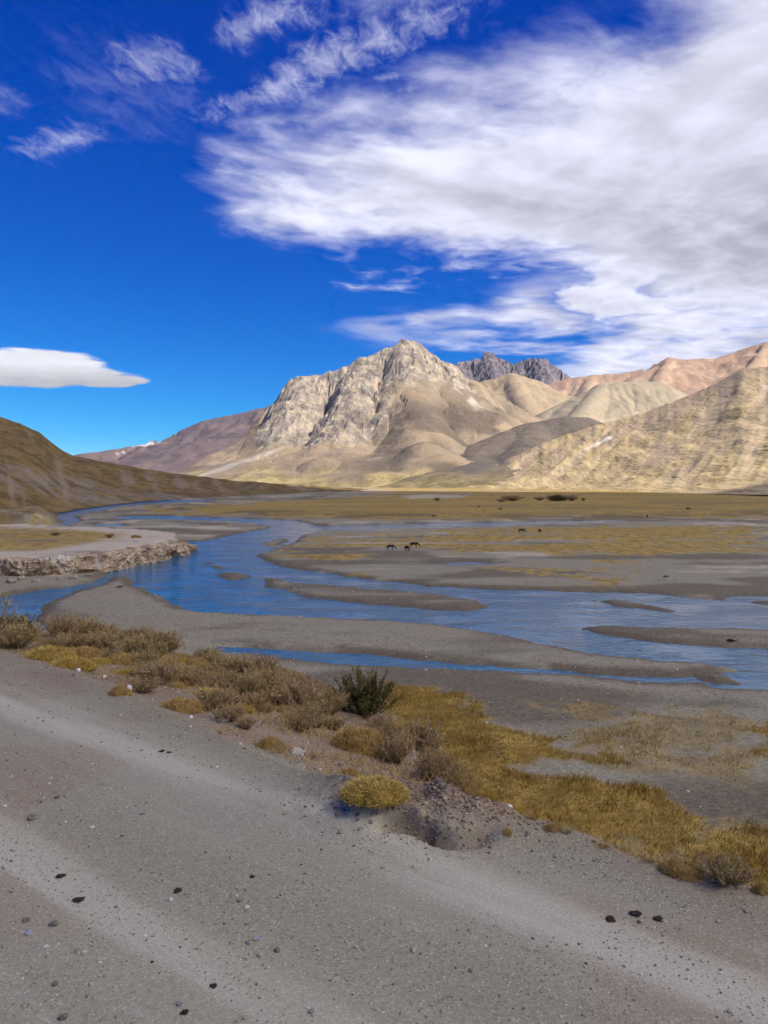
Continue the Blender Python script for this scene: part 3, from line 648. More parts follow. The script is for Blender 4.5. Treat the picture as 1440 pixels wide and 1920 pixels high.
# ------------------------------------------------------------------ rock cliff along the terrace
M_CLIFF, _t, _b = new_mat('cliff_rock', .95, .1)
_p = geo_pos(_t); _n = noise(_t, _p, .5, 6, .65); _n2 = noise(_t, _p, 2.2, 5, .7)
_c = mix(_t, (.26, .19, .13), (.50, .40, .29), _n.step(.35, .65)); _c = mix(_t, _c.k, (.085, .064, .05), _n2.step(.50, .66) * .8); _c = mix(_t, _c.k, (.45, .42, .39), noise(_t, _p, .25, 4, .6).step(.58, .68) * .6)
setc(_t, _b, _c); bump(_t, _b, _n2, .8, .25)
def cliff():
    line = np.array(P([(-420, 1098), (-300, 1096), (-100, 1089), (0, 1085), (60, 1085), (120, 1080), (180, 1074), (230, 1064), (290, 1052), (335, 1040), (356, 1031)]))
    L = np.concatenate([[0], np.cumsum(np.hypot(*np.diff(line, axis=0).T))]); n = 420; m = 34
    s = np.linspace(0, L[-1], n); x = np.interp(s, L, line[:, 0]); y = np.interp(s, L, line[:, 1])
    tx = np.gradient(x); ty = np.gradient(y); k = np.hypot(tx, ty); nx_, ny_ = ty / k, -tx / k
    v = np.linspace(0, 1, m); Sg, Vg = np.meshgrid(s, v, indexing='ij')
    top = np.interp(s, [0, L[-1] * .72, L[-1] * .9, L[-1]], [3.3, 3.2, 2.4, .8]) + (fbm(s / 3, s * 0, 3, 401) - .5) * .8
    blocks = fbm(Sg / 2.6, Vg * 1.5, 3, 403, .55, True); fine = fbm(Sg / .8, Vg * 4.5, 4, 405, .6, True)
    out = .5 + 2.6 * (blocks - .5) + 1.0 * (fine - .5) + .5 * np.sin(Vg * math.pi) - 1.7 * sst(Vg, .8, 1.0) - .4 * Vg + .5 * sst(Vg, .25, 0)
    X_ = x[:, None] + nx_[:, None] * out; Y_ = y[:, None] + ny_[:, None] * out
    Z_ = -.35 + (top[:, None] + .42) * np.minimum(Vg * 1.12, 1.0) + (fine - .5) * .3
    o = mesh_obj('rock_cliff', np.stack([X_, Y_, Z_], -1).reshape(-1, 3), grid_faces(n, m), M_CLIFF, smooth=False)
    tag(o, 'low rugged pinkish rock cliff along the river at left', None, kind='structure')
cliff()

# ------------------------------------------------------------------ plants
def leaf_mat(name, cols, rough=.8):
    m, t, b = new_mat(name, rough, .15); a = attr(t, 'tint'); c = mix(t, cols[0], cols[1], a.step(0, .55)); c = mix(t, c.k, cols[2], a.step(.55, 1.0))
    setc(t, b, c); return m
M_GOLD = leaf_mat('gold_cushion_leaf', [(.24, .155, .03), (.46, .325, .085), (.62, .47, .18)])
M_OCHRE = leaf_mat('ochre_dry_leaf', [(.24, .155, .05), (.43, .29, .10), (.57, .42, .18)])
M_BROWN = leaf_mat('brown_twig_leaf', [(.19, .125, .06), (.37, .26, .13), (.54, .41, .23)])
M_GREY = leaf_mat('grey_twig_leaf', [(.19, .132, .06), (.36, .262, .12), (.51, .395, .20)])
M_GREEN = leaf_mat('dark_green_leaf', [(.055, .05, .018), (.125, .11, .038), (.22, .185, .07)])
M_STRAW = leaf_mat('pale_straw_blade', [(.25, .19, .08), (.42, .34, .16), (.55, .46, .25)])
M_MEADOW = leaf_mat('meadow_grass_blade', [(.17, .105, .018), (.34, .22, .045), (.46, .33, .09)])
M_STEM = leaf_mat('shrub_stem', [(.065, .048, .032), (.12, .09, .06), (.20, .155, .11)])
def norm(v): return v / np.maximum(np.linalg.norm(v, axis=-1, keepdims=True), 1e-9)
def blades(base, dirs, length, width, rs, bend=.15):
    """tapered two-segment leaves: 5 vertices, 1 quad + 1 triangle as 3 triangles"""
    n = len(base); d = norm(dirs); side = norm(np.cross(d, norm(rs.normal(size=(n, 3)))))
    L = np.reshape(length, (-1, 1)) * np.ones((n, 1)); W = np.reshape(width, (-1, 1)) * np.ones((n, 1))
    bv = norm(rs.normal(size=(n, 3))) * bend * L
    mid = base + d * L * .55 + bv * .5; tip = base + d * L + bv
    v = np.stack([base - side * W * .5, base + side * W * .5, mid + side * W * .4, mid - side * W * .4, tip], 1).reshape(-1, 3)
    i = np.arange(n)[:, None] * 5
    f = np.concatenate([i + np.array([[0, 1, 2]]), i + np.array([[0, 2, 3]]), i + np.array([[3, 2, 4]])], 1).reshape(-1, 3)
    return v, f, np.repeat(rs.random(n), 5)
def join(parts):
    V, Fc, T, o = [], [], [], 0
    for v, f, t in parts: V.append(v); Fc.append(f + o); T.append(t); o += len(v)
    return np.concatenate(V), np.concatenate(Fc), np.concatenate(T)
def lump(rs, lobes, k=.86):
    bm = bmesh.new(); bmesh.ops.create_icosphere(bm, subdivisions=2, radius=1); me = [(v.co.x, v.co.y, v.co.z) for v in bm.verts]; fs = [[v.index for v in f.verts] for f in bm.faces]; bm.free()
    me = np.array(me); fs = np.array(fs); V, Fc = [], []
    for i, (c, r) in enumerate(lobes):
        w = me * np.array(r) * k * (1 + .14 * (rs.random((len(me), 1)) - .5)) + np.array(c); w[:, 2] = np.maximum(w[:, 2], -.03); V.append(w); Fc.append(fs + i * len(me))
    return np.concatenate(V), np.concatenate(Fc)
def make_cushion(seed, lobes, n, mat, L=.075, W=.010, out=.75):
    """dense dome: radius about .5, height about .4"""
    rs = np.random.RandomState(seed); B, D = [], []
    tot = sum(l[1][0] * l[1][1] for l in lobes)
    for c, r in lobes:
        k = int(n * r[0] * r[1] / tot); d = norm(rs.normal(size=(k * 2, 3))); d = d[d[:, 2] > -.15][:k]
        rr = 1 + .10 * (fbm(d[:, 0] * 5 + c[0] * 9, d[:, 1] * 5 + d[:, 2] * 3, 2, seed) - .5) * 2
        p = np.array(c) + d * np.array(r) * rr[:, None] * (.86 + .1 * rs.random((len(d), 1)))
        B.append(p); D.append(d * out + np.array([0, 0, .45]) + rs.normal(size=d.shape) * .42)
    B = np.concatenate(B); D = np.concatenate(D); B[:, 2] = np.maximum(B[:, 2], .0)
    # clusters: tint drifts over the surface so that tufts read light and dark
    v, f, t = blades(B, D, L * (.6 + .8 * rs.random(len(B))), W, rs, .25)
    cl_ = fbm(B[:, 0] * 7, B[:, 1] * 7 + B[:, 2] * 5, 2, seed + 5); t = np.clip(.55 * np.repeat(cl_, 5) + .55 * t - .05, 0, 1)
    root = empty('cushion_shrub', (0, 0, 0)); mesh_obj('foliage', v, f, mat, root, {'tint': t}, False)
    cv, cf = lump(rs, lobes); mesh_obj('woody_core', cv, cf, mat, root, {'tint': np.full(len(cv), .12)})
    return root
def make_twiggy(seed, mat, h=.6, spread=.55, nst=110, ntw=6500, tl=.085, tw=.011, up=.8, stemtint=.5, name='twiggy_shrub', droop=.0):
    """many thin stems rising and leaning out from one base, with fine twigs and small leaves"""
    rs = np.random.RandomState(seed); SV, SF, ST, o = [], [], [], 0; pts = []; dirs = []
    for i in range(nst):
        a = rs.random() * 2 * math.pi; lean = rs.random() ** .7 * 1.15; hh = h * (.65 + .45 * rs.random()) * (1 - .25 * lean * lean / 1.3)
        b0 = np.array([math.cos(a), math.sin(a), 0]) * .10 * spread * rs.random() * 2
        d = np.array([math.cos(a) * math.sin(lean), math.sin(a) * math.sin(lean), math.cos(lean)])
        ln = min(hh / max(d[2], .45), spread / max(math.sin(lean), .35)) ; k = 5; s = np.linspace(0, 1, k)[:, None]
        c = b0 + d * ln * s + np.array([0, 0, 1]) * .12 * ln * s * s + rs.normal(size=3) * .06 * ln * s * s
        c[:, 2] = np.maximum(c[:, 2], .0)
        side = norm(np.cross(d, rs.normal(size=3))[None])[0]; w = (.011 * (1 - .8 * s)) * h / .6
        v = np.concatenate([c - side * w, c + side * w]); SV.append(v)
        f = []
        for j in range(k - 1): f += [(j, j + k, j + k + 1), (j, j + k + 1, j + 1)]
        SF.append(np.array(f) + o); o += 2 * k; ST.append(np.full(2 * k, stemtint * (.6 + .8 * rs.random())))
        m = max(int(ntw / nst), 4); q = .25 + .75 * rs.random(m) ** .7; idx = q * (k - 1); i0 = np.minimum(idx.astype(int), k - 2); fr = (idx - i0)[:, None]
        pts.append(c[i0] * (1 - fr) + c[i0 + 1] * fr); dirs.append(np.tile(d, (m, 1)) * .6 + np.array([0, 0, up * .5]) + rs.normal(size=(m, 3)) * .55)
    B = np.concatenate(pts); D = np.concatenate(dirs)
    v, f, t = blades(B, D, tl * (.5 + rs.random(len(B))) * h / .6, tw * h / .6 * (.7 + .6 * rs.random(len(B))), rs, .3)
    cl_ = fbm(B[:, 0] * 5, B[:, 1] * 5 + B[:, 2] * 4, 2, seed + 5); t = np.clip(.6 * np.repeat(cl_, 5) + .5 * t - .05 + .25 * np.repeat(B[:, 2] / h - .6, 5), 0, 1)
    root = empty(name, (0, 0, 0)); mesh_obj('foliage', v, f, mat, root, {'tint': t}, False)
    mesh_obj('stems', np.concatenate(SV), np.concatenate(SF), M_STEM, root, {'tint': np.concatenate(ST)}, False)
    return root
def make_tuft(seed, mat, n=260, h=.35, spread=.5):
    rs = np.random.RandomState(seed); a = rs.random(n) * 2 * math.pi; l = rs.random(n) ** .8 * .75
    D = np.stack([np.cos(a) * np.sin(l), np.sin(a) * np.sin(l), np.cos(l)], -1); B = np.stack([np.cos(a), np.sin(a), 0 * a], -1) * (rs.random((n, 1)) * .12)
    v, f, t = blades(B, D, h * (.6 + .5 * rs.random(n)), .008, rs, .3)
    root = empty('bunch_grass', (0, 0, 0)); mesh_obj('blades', v, f, mat, root, {'tint': t}, False); return root
LOB3 = [((0, 0, .25), (.42, .40, .42)), ((.25, .1, .2), (.28, .28, .34)), ((-.27, .05, .18), (.28, .30, .32)), ((.05, -.22, .2), (.32, .26, .34)), ((-.1, .1, .5), (.26, .26, .22)), ((.2, -.1, .48), (.2, .2, .2))]
def make_green(seed):
    rs = np.random.RandomState(seed); o = make_twiggy(seed, M_GREEN, .62, .55, 120, 5000, .07, .008, .3, .3, 'green_shrub')
    B, D = [], []
    for c, r in LOB3:
        d = norm(rs.normal(size=(2600, 3))); q = rs.random((2600, 1)) ** .4; p = np.array(c) + d * np.array(r) * q * (1 + .25 * (fbm(d[:, 0] * 4 + c[0] * 9, d[:, 1] * 4 + d[:, 2] * 3, 2, seed)[:, None] - .5))
        B.append(p); D.append(d * .5 + np.array([0, 0, .3]) + rs.normal(size=d.shape) * .6)
    B = np.concatenate(B); D = np.concatenate(D); k = B[:, 2] > .02; B = B[k]; D = D[k]; D = D[fbm(B[:, 0] * 6, B[:, 1] * 6 + B[:, 2] * 5, 3, seed + 3) > .42]; B = B[fbm(B[:, 0] * 6, B[:, 1] * 6 + B[:, 2] * 5, 3, seed + 3) > .42]
    v, f, t = blades(B, D, .03 + .04 * rs.random(len(B)), .010, rs, .3)
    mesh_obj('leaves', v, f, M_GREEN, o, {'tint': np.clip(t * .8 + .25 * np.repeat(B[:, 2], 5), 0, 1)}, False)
    return o
LOB1 = [((0, 0, .02), (.46, .40, .34)), ((.22, .12, .04), (.26, .26, .27)), ((-.24, .05, .02), (.27, .30, .27)), ((.05, -.2, .0), (.34, .25, .26)), ((-.1, .2, .05), (.28, .24, .30))]
LOB2 = [((0, 0, .0), (.36, .34, .34)), ((.28, -.04, .0), (.25, .25, .22)), ((-.30, -.02, .0), (.24, .26, .20)), ((.1, .2, .02), (.26, .24, .28)), ((-.08, -.2, .0), (.28, .22, .22)), ((.38, .1, 0), (.16, .17, .14))]
PROTO = {
    'gold': [make_cushion(1, LOB1, 5200, M_GOLD), make_cushion(2, LOB2, 5200, M_GOLD)],
    'dome': [make_cushion(3, LOB1, 5600, M_OCHRE, .085, .007, .6), make_cushion(4, LOB2, 5200, M_OCHRE, .09, .007, .6)],
    'brown': [make_twiggy(5, M_BROWN), make_twiggy(6, M_BROWN, .5, .6, 110, 7000), make_twiggy(7, M_BROWN, .55, .5, 90, 5500, .1)],
    'grey': [make_twiggy(8, M_GREY), make_twiggy(9, M_GREY, .55, .6, 100, 7000)],
    'green': [make_green(20), make_twiggy(10, M_GREEN, .72, .58, 150, 13000, .06, .011, .2, .3, 'green_shrub'), make_twiggy(11, M_GREEN, .6, .6, 110, 9000, .06, .012, .2, .3, 'green_shrub')],
    'branch': [make_twiggy(12, M_GREY, 1.0, .8, 46, 900, .16, .008, .5, .25, 'bare_shrub')],
    'straw': [make_tuft(13, M_STRAW), make_tuft(14, M_STRAW, 200, .3)],
    'tuft': [make_tuft(15, M_OCHRE), make_tuft(16, M_OCHRE, 220, .28)]}
SIZE = {'gold': (1.02, .74), 'dome': (1.05, .58), 'brown': (1.15, .62), 'grey': (1.15, .62), 'green': (1.1, .75), 'branch': (1.5, 1.05), 'straw': (.36, .34), 'tuft': (.36, .34)}
used = {}
def ground_hit(px, py, lim=27.0):
    for k in range(60):
        p = hit(px, py + k * 2.0)
        if math.hypot(p.x, p.y) < lim: return p
    return p
def plant(kind, px, py, w, h, label, cat='shrub', group=None, lim=27.0, sink=.02):
    protos = PROTO[kind]; i = used.get(kind, 0); used[kind] = i + 1
    src = protos[i % len(protos)]; p = ground_hit(px, py, lim); dist = math.hypot(p.x, p.y) 
    o = src if i < len(protos) else copy_tree(src)
    pw, ph = SIZE[kind]; sx = w / F * dist / pw; sz = h / F * dist / ph
    o.location = p - Vector((0, 0, sink)); o.rotation_euler = (0, 0, rnd.uniform(0, 6.28)); o.scale = (sx, sx * rnd.uniform(.85, 1.1), sz * 1.05)
    if kind in ('gold', 'dome'): o.rotation_euler = (0, 0, rnd.choice((0, math.pi)) + rnd.uniform(-.25, .25))
    return tag(o, label, cat, group)
GB = 'small shrubs on the road bank'
PL = [
 ('branch', -22, 1205, 95, 82, 'bare dark branching shrub cut by the left edge'), ('green', 25, 1200, 78, 44, 'dark green shrub at the left edge beside the road'),
 ('grey', 30, 1216, 80, 36, 'grey brown shrub in front of the green shrub at left'), ('gold', 88, 1238, 92, 42, 'golden cushion shrub at the road edge, leftmost of two'),
 ('gold', 134, 1251, 88, 40, 'golden cushion shrub at the road edge, right of its twin'), ('brown', 120, 1198, 58, 36, None), ('grey', 160, 1198, 52, 36, None), ('brown', 195, 1194, 48, 30, None),
 ('gold', 213, 1197, 36, 27, 'small bright ochre shrub among brown shrubs on the left crest'), ('brown', 245, 1194, 42, 32, None), ('grey', 268, 1190, 34, 32, None), ('brown', 312, 1191, 56, 29, 'wide brown shrub alone on the crest above the gravel spit'),
 ('grey', 180, 1217, 60, 26, None), ('brown', 140, 1214, 60, 28, None), ('grey', 205, 1222, 50, 26, None), ('grey', 252, 1231, 62, 32, 'olive grey shrub in the middle of the left bank'), ('brown', 276, 1217, 32, 34, None), ('grey', 295, 1233, 36, 24, None),
 ('dome', 226, 1243, 72, 24, None), ('gold', 236, 1262, 52, 20, 'low golden shrub at the road edge beside white pebbles'), ('gold', 184, 1244, 42, 20, None), ('dome', 226, 1302, 40, 30, 'tan shrub at the road edge beside a white bag'),
 ('brown', 300, 1283, 78, 33, None), ('brown', 268, 1298, 60, 30, None), ('gold', 343, 1240, 28, 20, 'small golden cushion on bare earth of the left mound'), ('dome', 350, 1257, 20, 13, None), ('dome', 337, 1212, 20, 8, None), ('grey', 350, 1217, 16, 9, None),
 ('brown', 392, 1252, 42, 26, None), ('grey', 380, 1268, 46, 19, None), ('grey', 350, 1274, 56, 22, None), ('gold', 392, 1308, 92, 32, 'wide golden cushion shrub in the middle of the left bank'), ('dome', 340, 1333, 84, 33, 'long tan shrub hugging the road edge at left'),
 ('brown', 402, 1333, 72, 38, None), ('gold', 452, 1333, 48, 30, 'golden shrub at the right end of the golden row'), ('brown', 430, 1354, 62, 34, None), ('brown', 462, 1366, 42, 24, None),
 ('grey', 440, 1273, 72, 36, None), ('brown', 480, 1268, 82, 36, None), ('grey', 500, 1306, 92, 46, 'broad grey brown shrub on the slope left of the green bush'), ('brown', 540, 1306, 72, 40, None), ('grey', 465, 1306, 60, 36, None), ('green', 463, 1311, 22, 20, 'little bright green sprig between brown shrubs'),
 ('brown', 552, 1288, 62, 34, None), ('brown', 550, 1334, 100, 46, None), ('brown', 563, 1369, 72, 38, 'dark based brown shrub beside the foot trail'), ('dome', 508, 1404, 56, 40, 'tan shrub at the trail mouth beside a pale slab'), ('straw', 522, 1412, 24, 14, None), ('tuft', 410, 1376, 16, 12, None),
 ('green', 685, 1348, 104, 92, 'large dark green bush on the slope, tallest plant in view'), ('grey', 617, 1342, 64, 46, 'olive shrub touching the left side of the green bush'),
 ('dome', 672, 1409, 112, 66, 'big pale gold dome shrub in front of the green bush'), ('brown', 742, 1430, 88, 52, 'brown twiggy shrub right of the pale gold dome'), ('brown', 790, 1408, 88, 48, None), ('gold', 701, 1486, 134, 52, 'low golden cushion shrub alone on the dirt nearest the road'),
 ('dome', 655, 1453, 46, 22, 'small tan tuft shrub touching the nearest golden cushion'), ('brown', 808, 1461, 76, 56, 'rusty brown shrub at the top of the washed out mound'), ('grey', 840, 1419, 48, 34, None), ('dome', 872, 1461, 76, 52, 'tan gold dome shrub at the crest above the mound'), ('gold', 913, 1476, 36, 38, 'narrow golden shrub at the crest over the meadow'),
 ('straw', 888, 1489, 26, 26, 'pale straw grass tuft on the mound below the golden shrub'), ('tuft', 952, 1568, 20, 24, 'small ochre grass tuft at the right end of the hollow'), ('tuft', 992, 1520, 22, 16, None), ('dome', 1040, 1556, 46, 22, None), ('straw', 1062, 1562, 18, 16, None),
 ('tuft', 1215, 1618, 28, 18, None), ('dome', 1280, 1638, 88, 34, 'golden dome shrub peeping over the right road edge'), ('grey', 1362, 1656, 80, 44, 'grey twiggy shrub over the right road edge'), ('dome', 1428, 1674, 34, 32, 'pale gold shrub at the right edge of the picture'), ('tuft', 1130, 1588, 26, 14, None), ('brown', 640, 1300, 70, 40, None), ('grey', 590, 1318, 64, 36, None), ('brown', 425, 1262, 50, 26, None), ('grey', 520, 1275, 60, 30, None)]
CATL = {'brown': 'one of the small brown twiggy shrubs crowding the road bank', 'grey': 'one of the small olive grey shrubs crowding the road bank', 'gold': 'one of the small golden shrubs between the larger ones', 'dome': 'one of the small tan shrubs scattered on the bank', 'straw': 'one of the small pale straw tufts by the road edge', 'tuft': 'one of the small ochre grass tufts by the road edge'}
LAND = [(25, 1190, 'the green shrub at the left edge'), (88, 1225, 'the left golden cushion'), (134, 1240, 'the second golden cushion'), (213, 1190, 'the small bright ochre shrub'), (312, 1185, 'the wide crest shrub'), (252, 1222, 'the olive grey mid-bank shrub'), (236, 1256, 'the low golden pebble-side shrub'),
        (242, 1290, 'the crumpled white bag'), (343, 1235, 'the small cushion on the bare mound'), (392, 1298, 'the wide golden cushion'), (340, 1322, 'the long tan roadside shrub'), (452, 1322, 'the row-end golden shrub'), (500, 1292, 'the broad grey brown slope shrub'), (563, 1358, 'the dark based trail shrub'), (508, 1392, 'the tan trail mouth shrub'),
        (685, 1310, 'the large green bush'), (672, 1385, 'the big pale gold dome'), (701, 1470, 'the nearest golden cushion'), (808, 1440, 'the rusty shrub on the mound'), (872, 1440, 'the tan gold crest dome'), (1040, 1550, 'the right crest of the mound'), (1280, 1630, 'the dome over the right road edge')]
LOOK = {'brown': 'brown twiggy shrub', 'grey': 'olive grey shrub', 'gold': 'golden cushion shrub', 'dome': 'tan shrub', 'straw': 'pale straw tuft', 'tuft': 'ochre grass tuft'}
seen = {}
def place_label(kd, px, py, w):
    lx, ly, nm = min(LAND, key=lambda q: math.hypot(q[0] - px, (q[1] - py) * 1.6))
    a = 'left of' if px < lx - 14 else 'right of' if px > lx + 14 else ''
    b = 'behind' if py < ly - 4 else 'in front of' if py > ly + 8 else ''
    pos = (b + ', ' + a) if a and b else (a or b or 'touching')
    lab = ('large ' if w > 56 else 'tiny ' if w < 30 else 'small ') + LOOK[kd]
    full = lab + ' ' + pos + ' ' + nm; seen[full] = seen.get(full, 0) + 1
    return full if seen[full] == 1 else 'another ' + full if seen[full] == 2 else 'third ' + full
for kd, px, py, w, h, lab in PL:
    plant(kd, px, py, w, h, lab or place_label(kd, px, py, w), 'grass' if kd in ('straw', 'tuft') else 'shrub', GB)
frs = random.Random(77); placed = [(q[1], q[2]) for q in PL]; added = 0
for _ in range(900):
    px = frs.uniform(95, 640); lo = np.interp(px, [95, 200, 330, 420, 520, 640], [1200, 1192, 1196, 1240, 1262, 1290]); hi = np.interp(px, [95, 200, 330, 420, 520, 640], [1212, 1240, 1300, 1335, 1372, 1370]); py = frs.uniform(lo, hi)
    if 400 < px < 560 and py > 1340 or 330 < px < 365 and 1205 < py < 1262: continue
    if min(math.hypot((px - a) / 1.6, py - b) for a, b in placed) < 11: continue
    placed.append((px, py)); added += 1; kd = frs.choice(('brown', 'brown', 'grey', 'grey', 'dome')); w = frs.uniform(34, 62)
    plant(kd, px, py, w, w * frs.uniform(.42, .6), place_label(kd, px, py, w), 'shrub', GB)
    if added > 48: break
for px, py, w, h in ((770, 1380, 70, 34), (820, 1385, 60, 30), (735, 1395, 60, 36), (860, 1430, 50, 34), (760, 1350, 60, 26), (830, 1440, 46, 34), (715, 1372, 50, 30)):
    kd = frs.choice(('brown', 'grey')); plant(kd, px, py, w, h, place_label(kd, px, py, w), 'shrub', GB)
for k, (px, py, w, h, lab) in enumerate([(962, 939, 46, 11, 'dark bush clump on the far meadow, left of the longest'), (1045, 939, 46, 13, 'longest dark bush clump on the far meadow'), (1072, 939, 22, 10, 'round dark bush at the right end of the long clump'), (1012, 938, 22, 8, 'low dark bush between the two far clumps'),
                                         (820, 939, 14, 7, 'lone small dark bush on the far meadow under the mountain'), (1094, 939, 9, 6, 'tiny dark bush right of the far clumps'), (940, 941, 20, 7, 'low bush at the left end of the far clumps')]):
    plant('brown' if k != 1 else 'green', px, py, w, h * .85, lab, 'bush', None, 2000)
for px, py, w, h, lab in [(336, 1024, 22, 9, 'reedy tan clump at the tip of the rock terrace'), (104, 1004, 20, 6, 'low olive bush at the back of the rock terrace, left'), (205, 1008, 18, 6, 'low olive bush at the back of the rock terrace, middle'), (255, 1009, 20, 8, 'tan bush at the back of the rock terrace, right')]:
    plant('grey' if 'olive' in lab else 'dome', px, py, w, h, lab, 'bush', None, 2000)

# ------------------------------------------------------------------ stones, dung, litter
def stone_mesh(seed, sub=2, flat=.6, jag=.35):
    rs = np.random.RandomState(seed); bm = bmesh.new(); bmesh.ops.create_icosphere(bm, subdivisions=sub, radius=.5)
    cut = [(norm(rs.normal(size=3)), .28 + .16 * rs.random()) for _ in range(7)]
    for v in bm.verts:
        c = np.array(v.co)
        for n, d in cut:
            k = c @ n
            if k > d: c = c - n * (k - d) * .92
        c = c * (1 + (rs.random() - .5) * jag * .25); v.co = (c[0], c[1] * .85, c[2] * flat)
    V = np.array([v.co[:] for v in bm.verts]); Fc = np.array([[w.index for w in f.verts] for f in bm.faces]); bm.free(); return V, Fc
def stone_mat(name, c1, c2):
    m, t, b = new_mat(name, .85, .25); tcn = t.nodes.new('ShaderNodeTexCoord').outputs['Object']; n = noise(t, tcn, 5, 5, .65); a = attr(t, 'tint')
    c = mix(t, c1, c2, n.step(.35, .65)); setc(t, b, c); bump(t, b, n, .5, .05); return m
M_ST = {'grey': stone_mat('grey_stone', (.16, .155, .15), (.27, .26, .25)), 'white': stone_mat('white_stone', (.42, .40, .38), (.62, .60, .56)), 'dark': stone_mat('dark_stone', (.11, .095, .08), (.20, .178, .15)),
        'blue': stone_mat('bluish_stone', (.22, .245, .27), (.32, .345, .37)), 'orange': stone_mat('orange_stone', (.40, .24, .13), (.5, .33, .2)), 'dung': stone_mat('dry_dung', (.016, .011, .008), (.042, .028, .020)), 'slab': stone_mat('pale_slab', (.33, .30, .25), (.46, .42, .36)),
        'rock': stone_mat('boulder_rock', (.19, .15, .125), (.34, .29, .25))}
SHAPES = [stone_mesh(500 + i, 2) for i in range(4)]; FLATS = [stone_mesh(520 + i, 2, .3, 1.9) for i in range(3)]
MESHC = {}
def stone(name, kind, px, py, w, label, cat='stone', group=None, flat=False, aspect=1.0, lim=27, rise=.30):
    p = ground_hit(px, py, lim); dist = math.hypot(p.x, p.y); s = w / F * dist
    key = (kind, flat, rnd.randrange(3))
    if key not in MESHC:
        V, Fc = (FLATS if flat else SHAPES)[key[2]]; o = mesh_obj(name, V, Fc, M_ST[kind], smooth=False); MESHC[key] = o.data
    else: o = bpy.data.objects.new(name, MESHC[key]); C.objects.link(o)
    o.location = p + Vector((0, 0, s * (.10 if flat else rise * .5))); o.scale = (s, s * aspect, s * (1.0 if not flat else (.45 if kind == 'dung' else .8))); o.rotation_euler = (rnd.uniform(-.15, .15), rnd.uniform(-.15, .15), rnd.uniform(0, 6.28) if aspect == 1 else rnd.uniform(-.2, .2))
    return tag(o, label, cat, group)
for px, py, w, lab in [(115, 1646, 18, 'dark oval dung pat on the road, farthest left'), (148, 1689, 25, 'largest dark brown dung pat on the left of the road'), (333, 1674, 18, 'thin dark dung pat right of the brown one'), (473, 1647, 12, 'small faint dung pat in the middle of the road'),
                       (400, 1853, 16, 'dark dung lump low in the middle of the road'), (345, 1904, 17, 'black dung pat at the bottom edge of the picture'), (285, 1806, 9, 'tiny dark dung crumb low on the road'), (303, 1410, 13, 'left one of two dark dung pats near the shrubs'), (317, 1412, 10, 'right one of two dark dung pats near the shrubs'),
                       (1191, 1716, 26, 'largest of three dark dung pats on the right of the road'), (1145, 1726, 24, 'flat leftmost of three dark dung pats on the right'), (1234, 1724, 21, 'rightmost of three dark dung pats on the right')]:
    stone('dung_pat', 'dung', px, py, w, lab, 'dung', 'dung pats on the road', True, 1.0)
for px, py, w, kd, lab in [(101, 1736, 19, 'dark', 'dark angular stone with a shadow, left on the road'), (50, 1729, 16, 'dark', 'flat dark stone left of the angular stone'), (85, 1779, 10, 'white', 'round white pebble below the angular stone'), (143, 1785, 10, 'grey', 'grey stone right of the white pebble'), (158, 1788, 11, 'white', 'pale stone touching the grey stone'),
                           (55, 1752, 16, 'blue', 'bluish flat stone below the flat dark stone'), (104, 1846, 13, 'dark', 'pointed brown stone low on the left'), (118, 1913, 20, 'dark', 'brown stone at the bottom edge, left'), (320, 1691, 12, 'white', 'pale stone below the thin dung pat'), (218, 1702, 9, 'grey', 'grey pebble right of the largest dung pat'),
                           (451, 1690, 16, 'grey', 'pale grey stone in the middle of the road'), (480, 1763, 17, 'blue', 'bluish flat stone beside an orange chip'), (469, 1757, 8, 'orange', 'orange stone chip beside the bluish stone'), (519, 1786, 15, 'dark', 'dark reddish stone right of the bluish stone'), (462, 1706, 12, 'white', 'white stone under the pale grey stone'), (336, 1889, 14, 'grey', 'grey stone above the black dung pat'),
                           (62, 1539, 20, 'dark', 'long dark stone at the left, near the road middle'), (107, 1497, 12, 'dark', 'dark stone farther up the left road'), (8, 1515, 10, 'white', 'white stone at the left edge of the road'), (172, 1555, 11, 'white', 'whitish stone right of the long dark stone'), (268, 1530, 12, 'grey', 'grey flat stone on the left wheel track'), (583, 1902, 14, 'grey', 'pale grey stone at the bottom, middle'), (637, 1566, 10, 'grey', 'grey stone at the road edge below the golden cushion'), (590, 1421, 14, 'dark', 'black stone on the foot trail'), (138, 1268, 9, 'dark', 'black stone at the road edge below golden cushion'),
                           (177, 1264, 10, 'dark', 'reddish stone between the golden shrubs and the road'), (418, 1354, 28, 'grey', 'grey slab at the road edge under the shrubs'), (402, 1346, 24, 'slab', 'tan slab left of the grey slab'), (558, 1414, 34, 'slab', 'pale flat slab across the trail mouth'), (636, 1436, 10, 'dark', 'dark red lump beside the small tan tuft')]:
    stone('stone', kd, px, py, w, lab, 'stone', 'loose stones on the road', w > 22 or kd == 'blue' or 'flat' in lab)
ORD = dict(zip((20, 40, 70, 110, 140, 165, 205, 248, 280, 300), 'first second third fourth fifth sixth seventh eighth ninth tenth'.split()))
for k, (px, py, w) in enumerate([(20, 1094, 22), (70, 1091, 18), (140, 1086, 20), (205, 1074, 22), (248, 1064, 14), (280, 1057, 12), (165, 1080, 14), (110, 1087, 12), (40, 1088, 16), (300, 1050, 12)]):
    stone('boulder', 'rock', px, py, w, 'pale boulder at the foot of the rock cliff, %s from the left' % ORD[px], 'boulder', 'boulders under the rock cliff', False, 1, 400, .2)
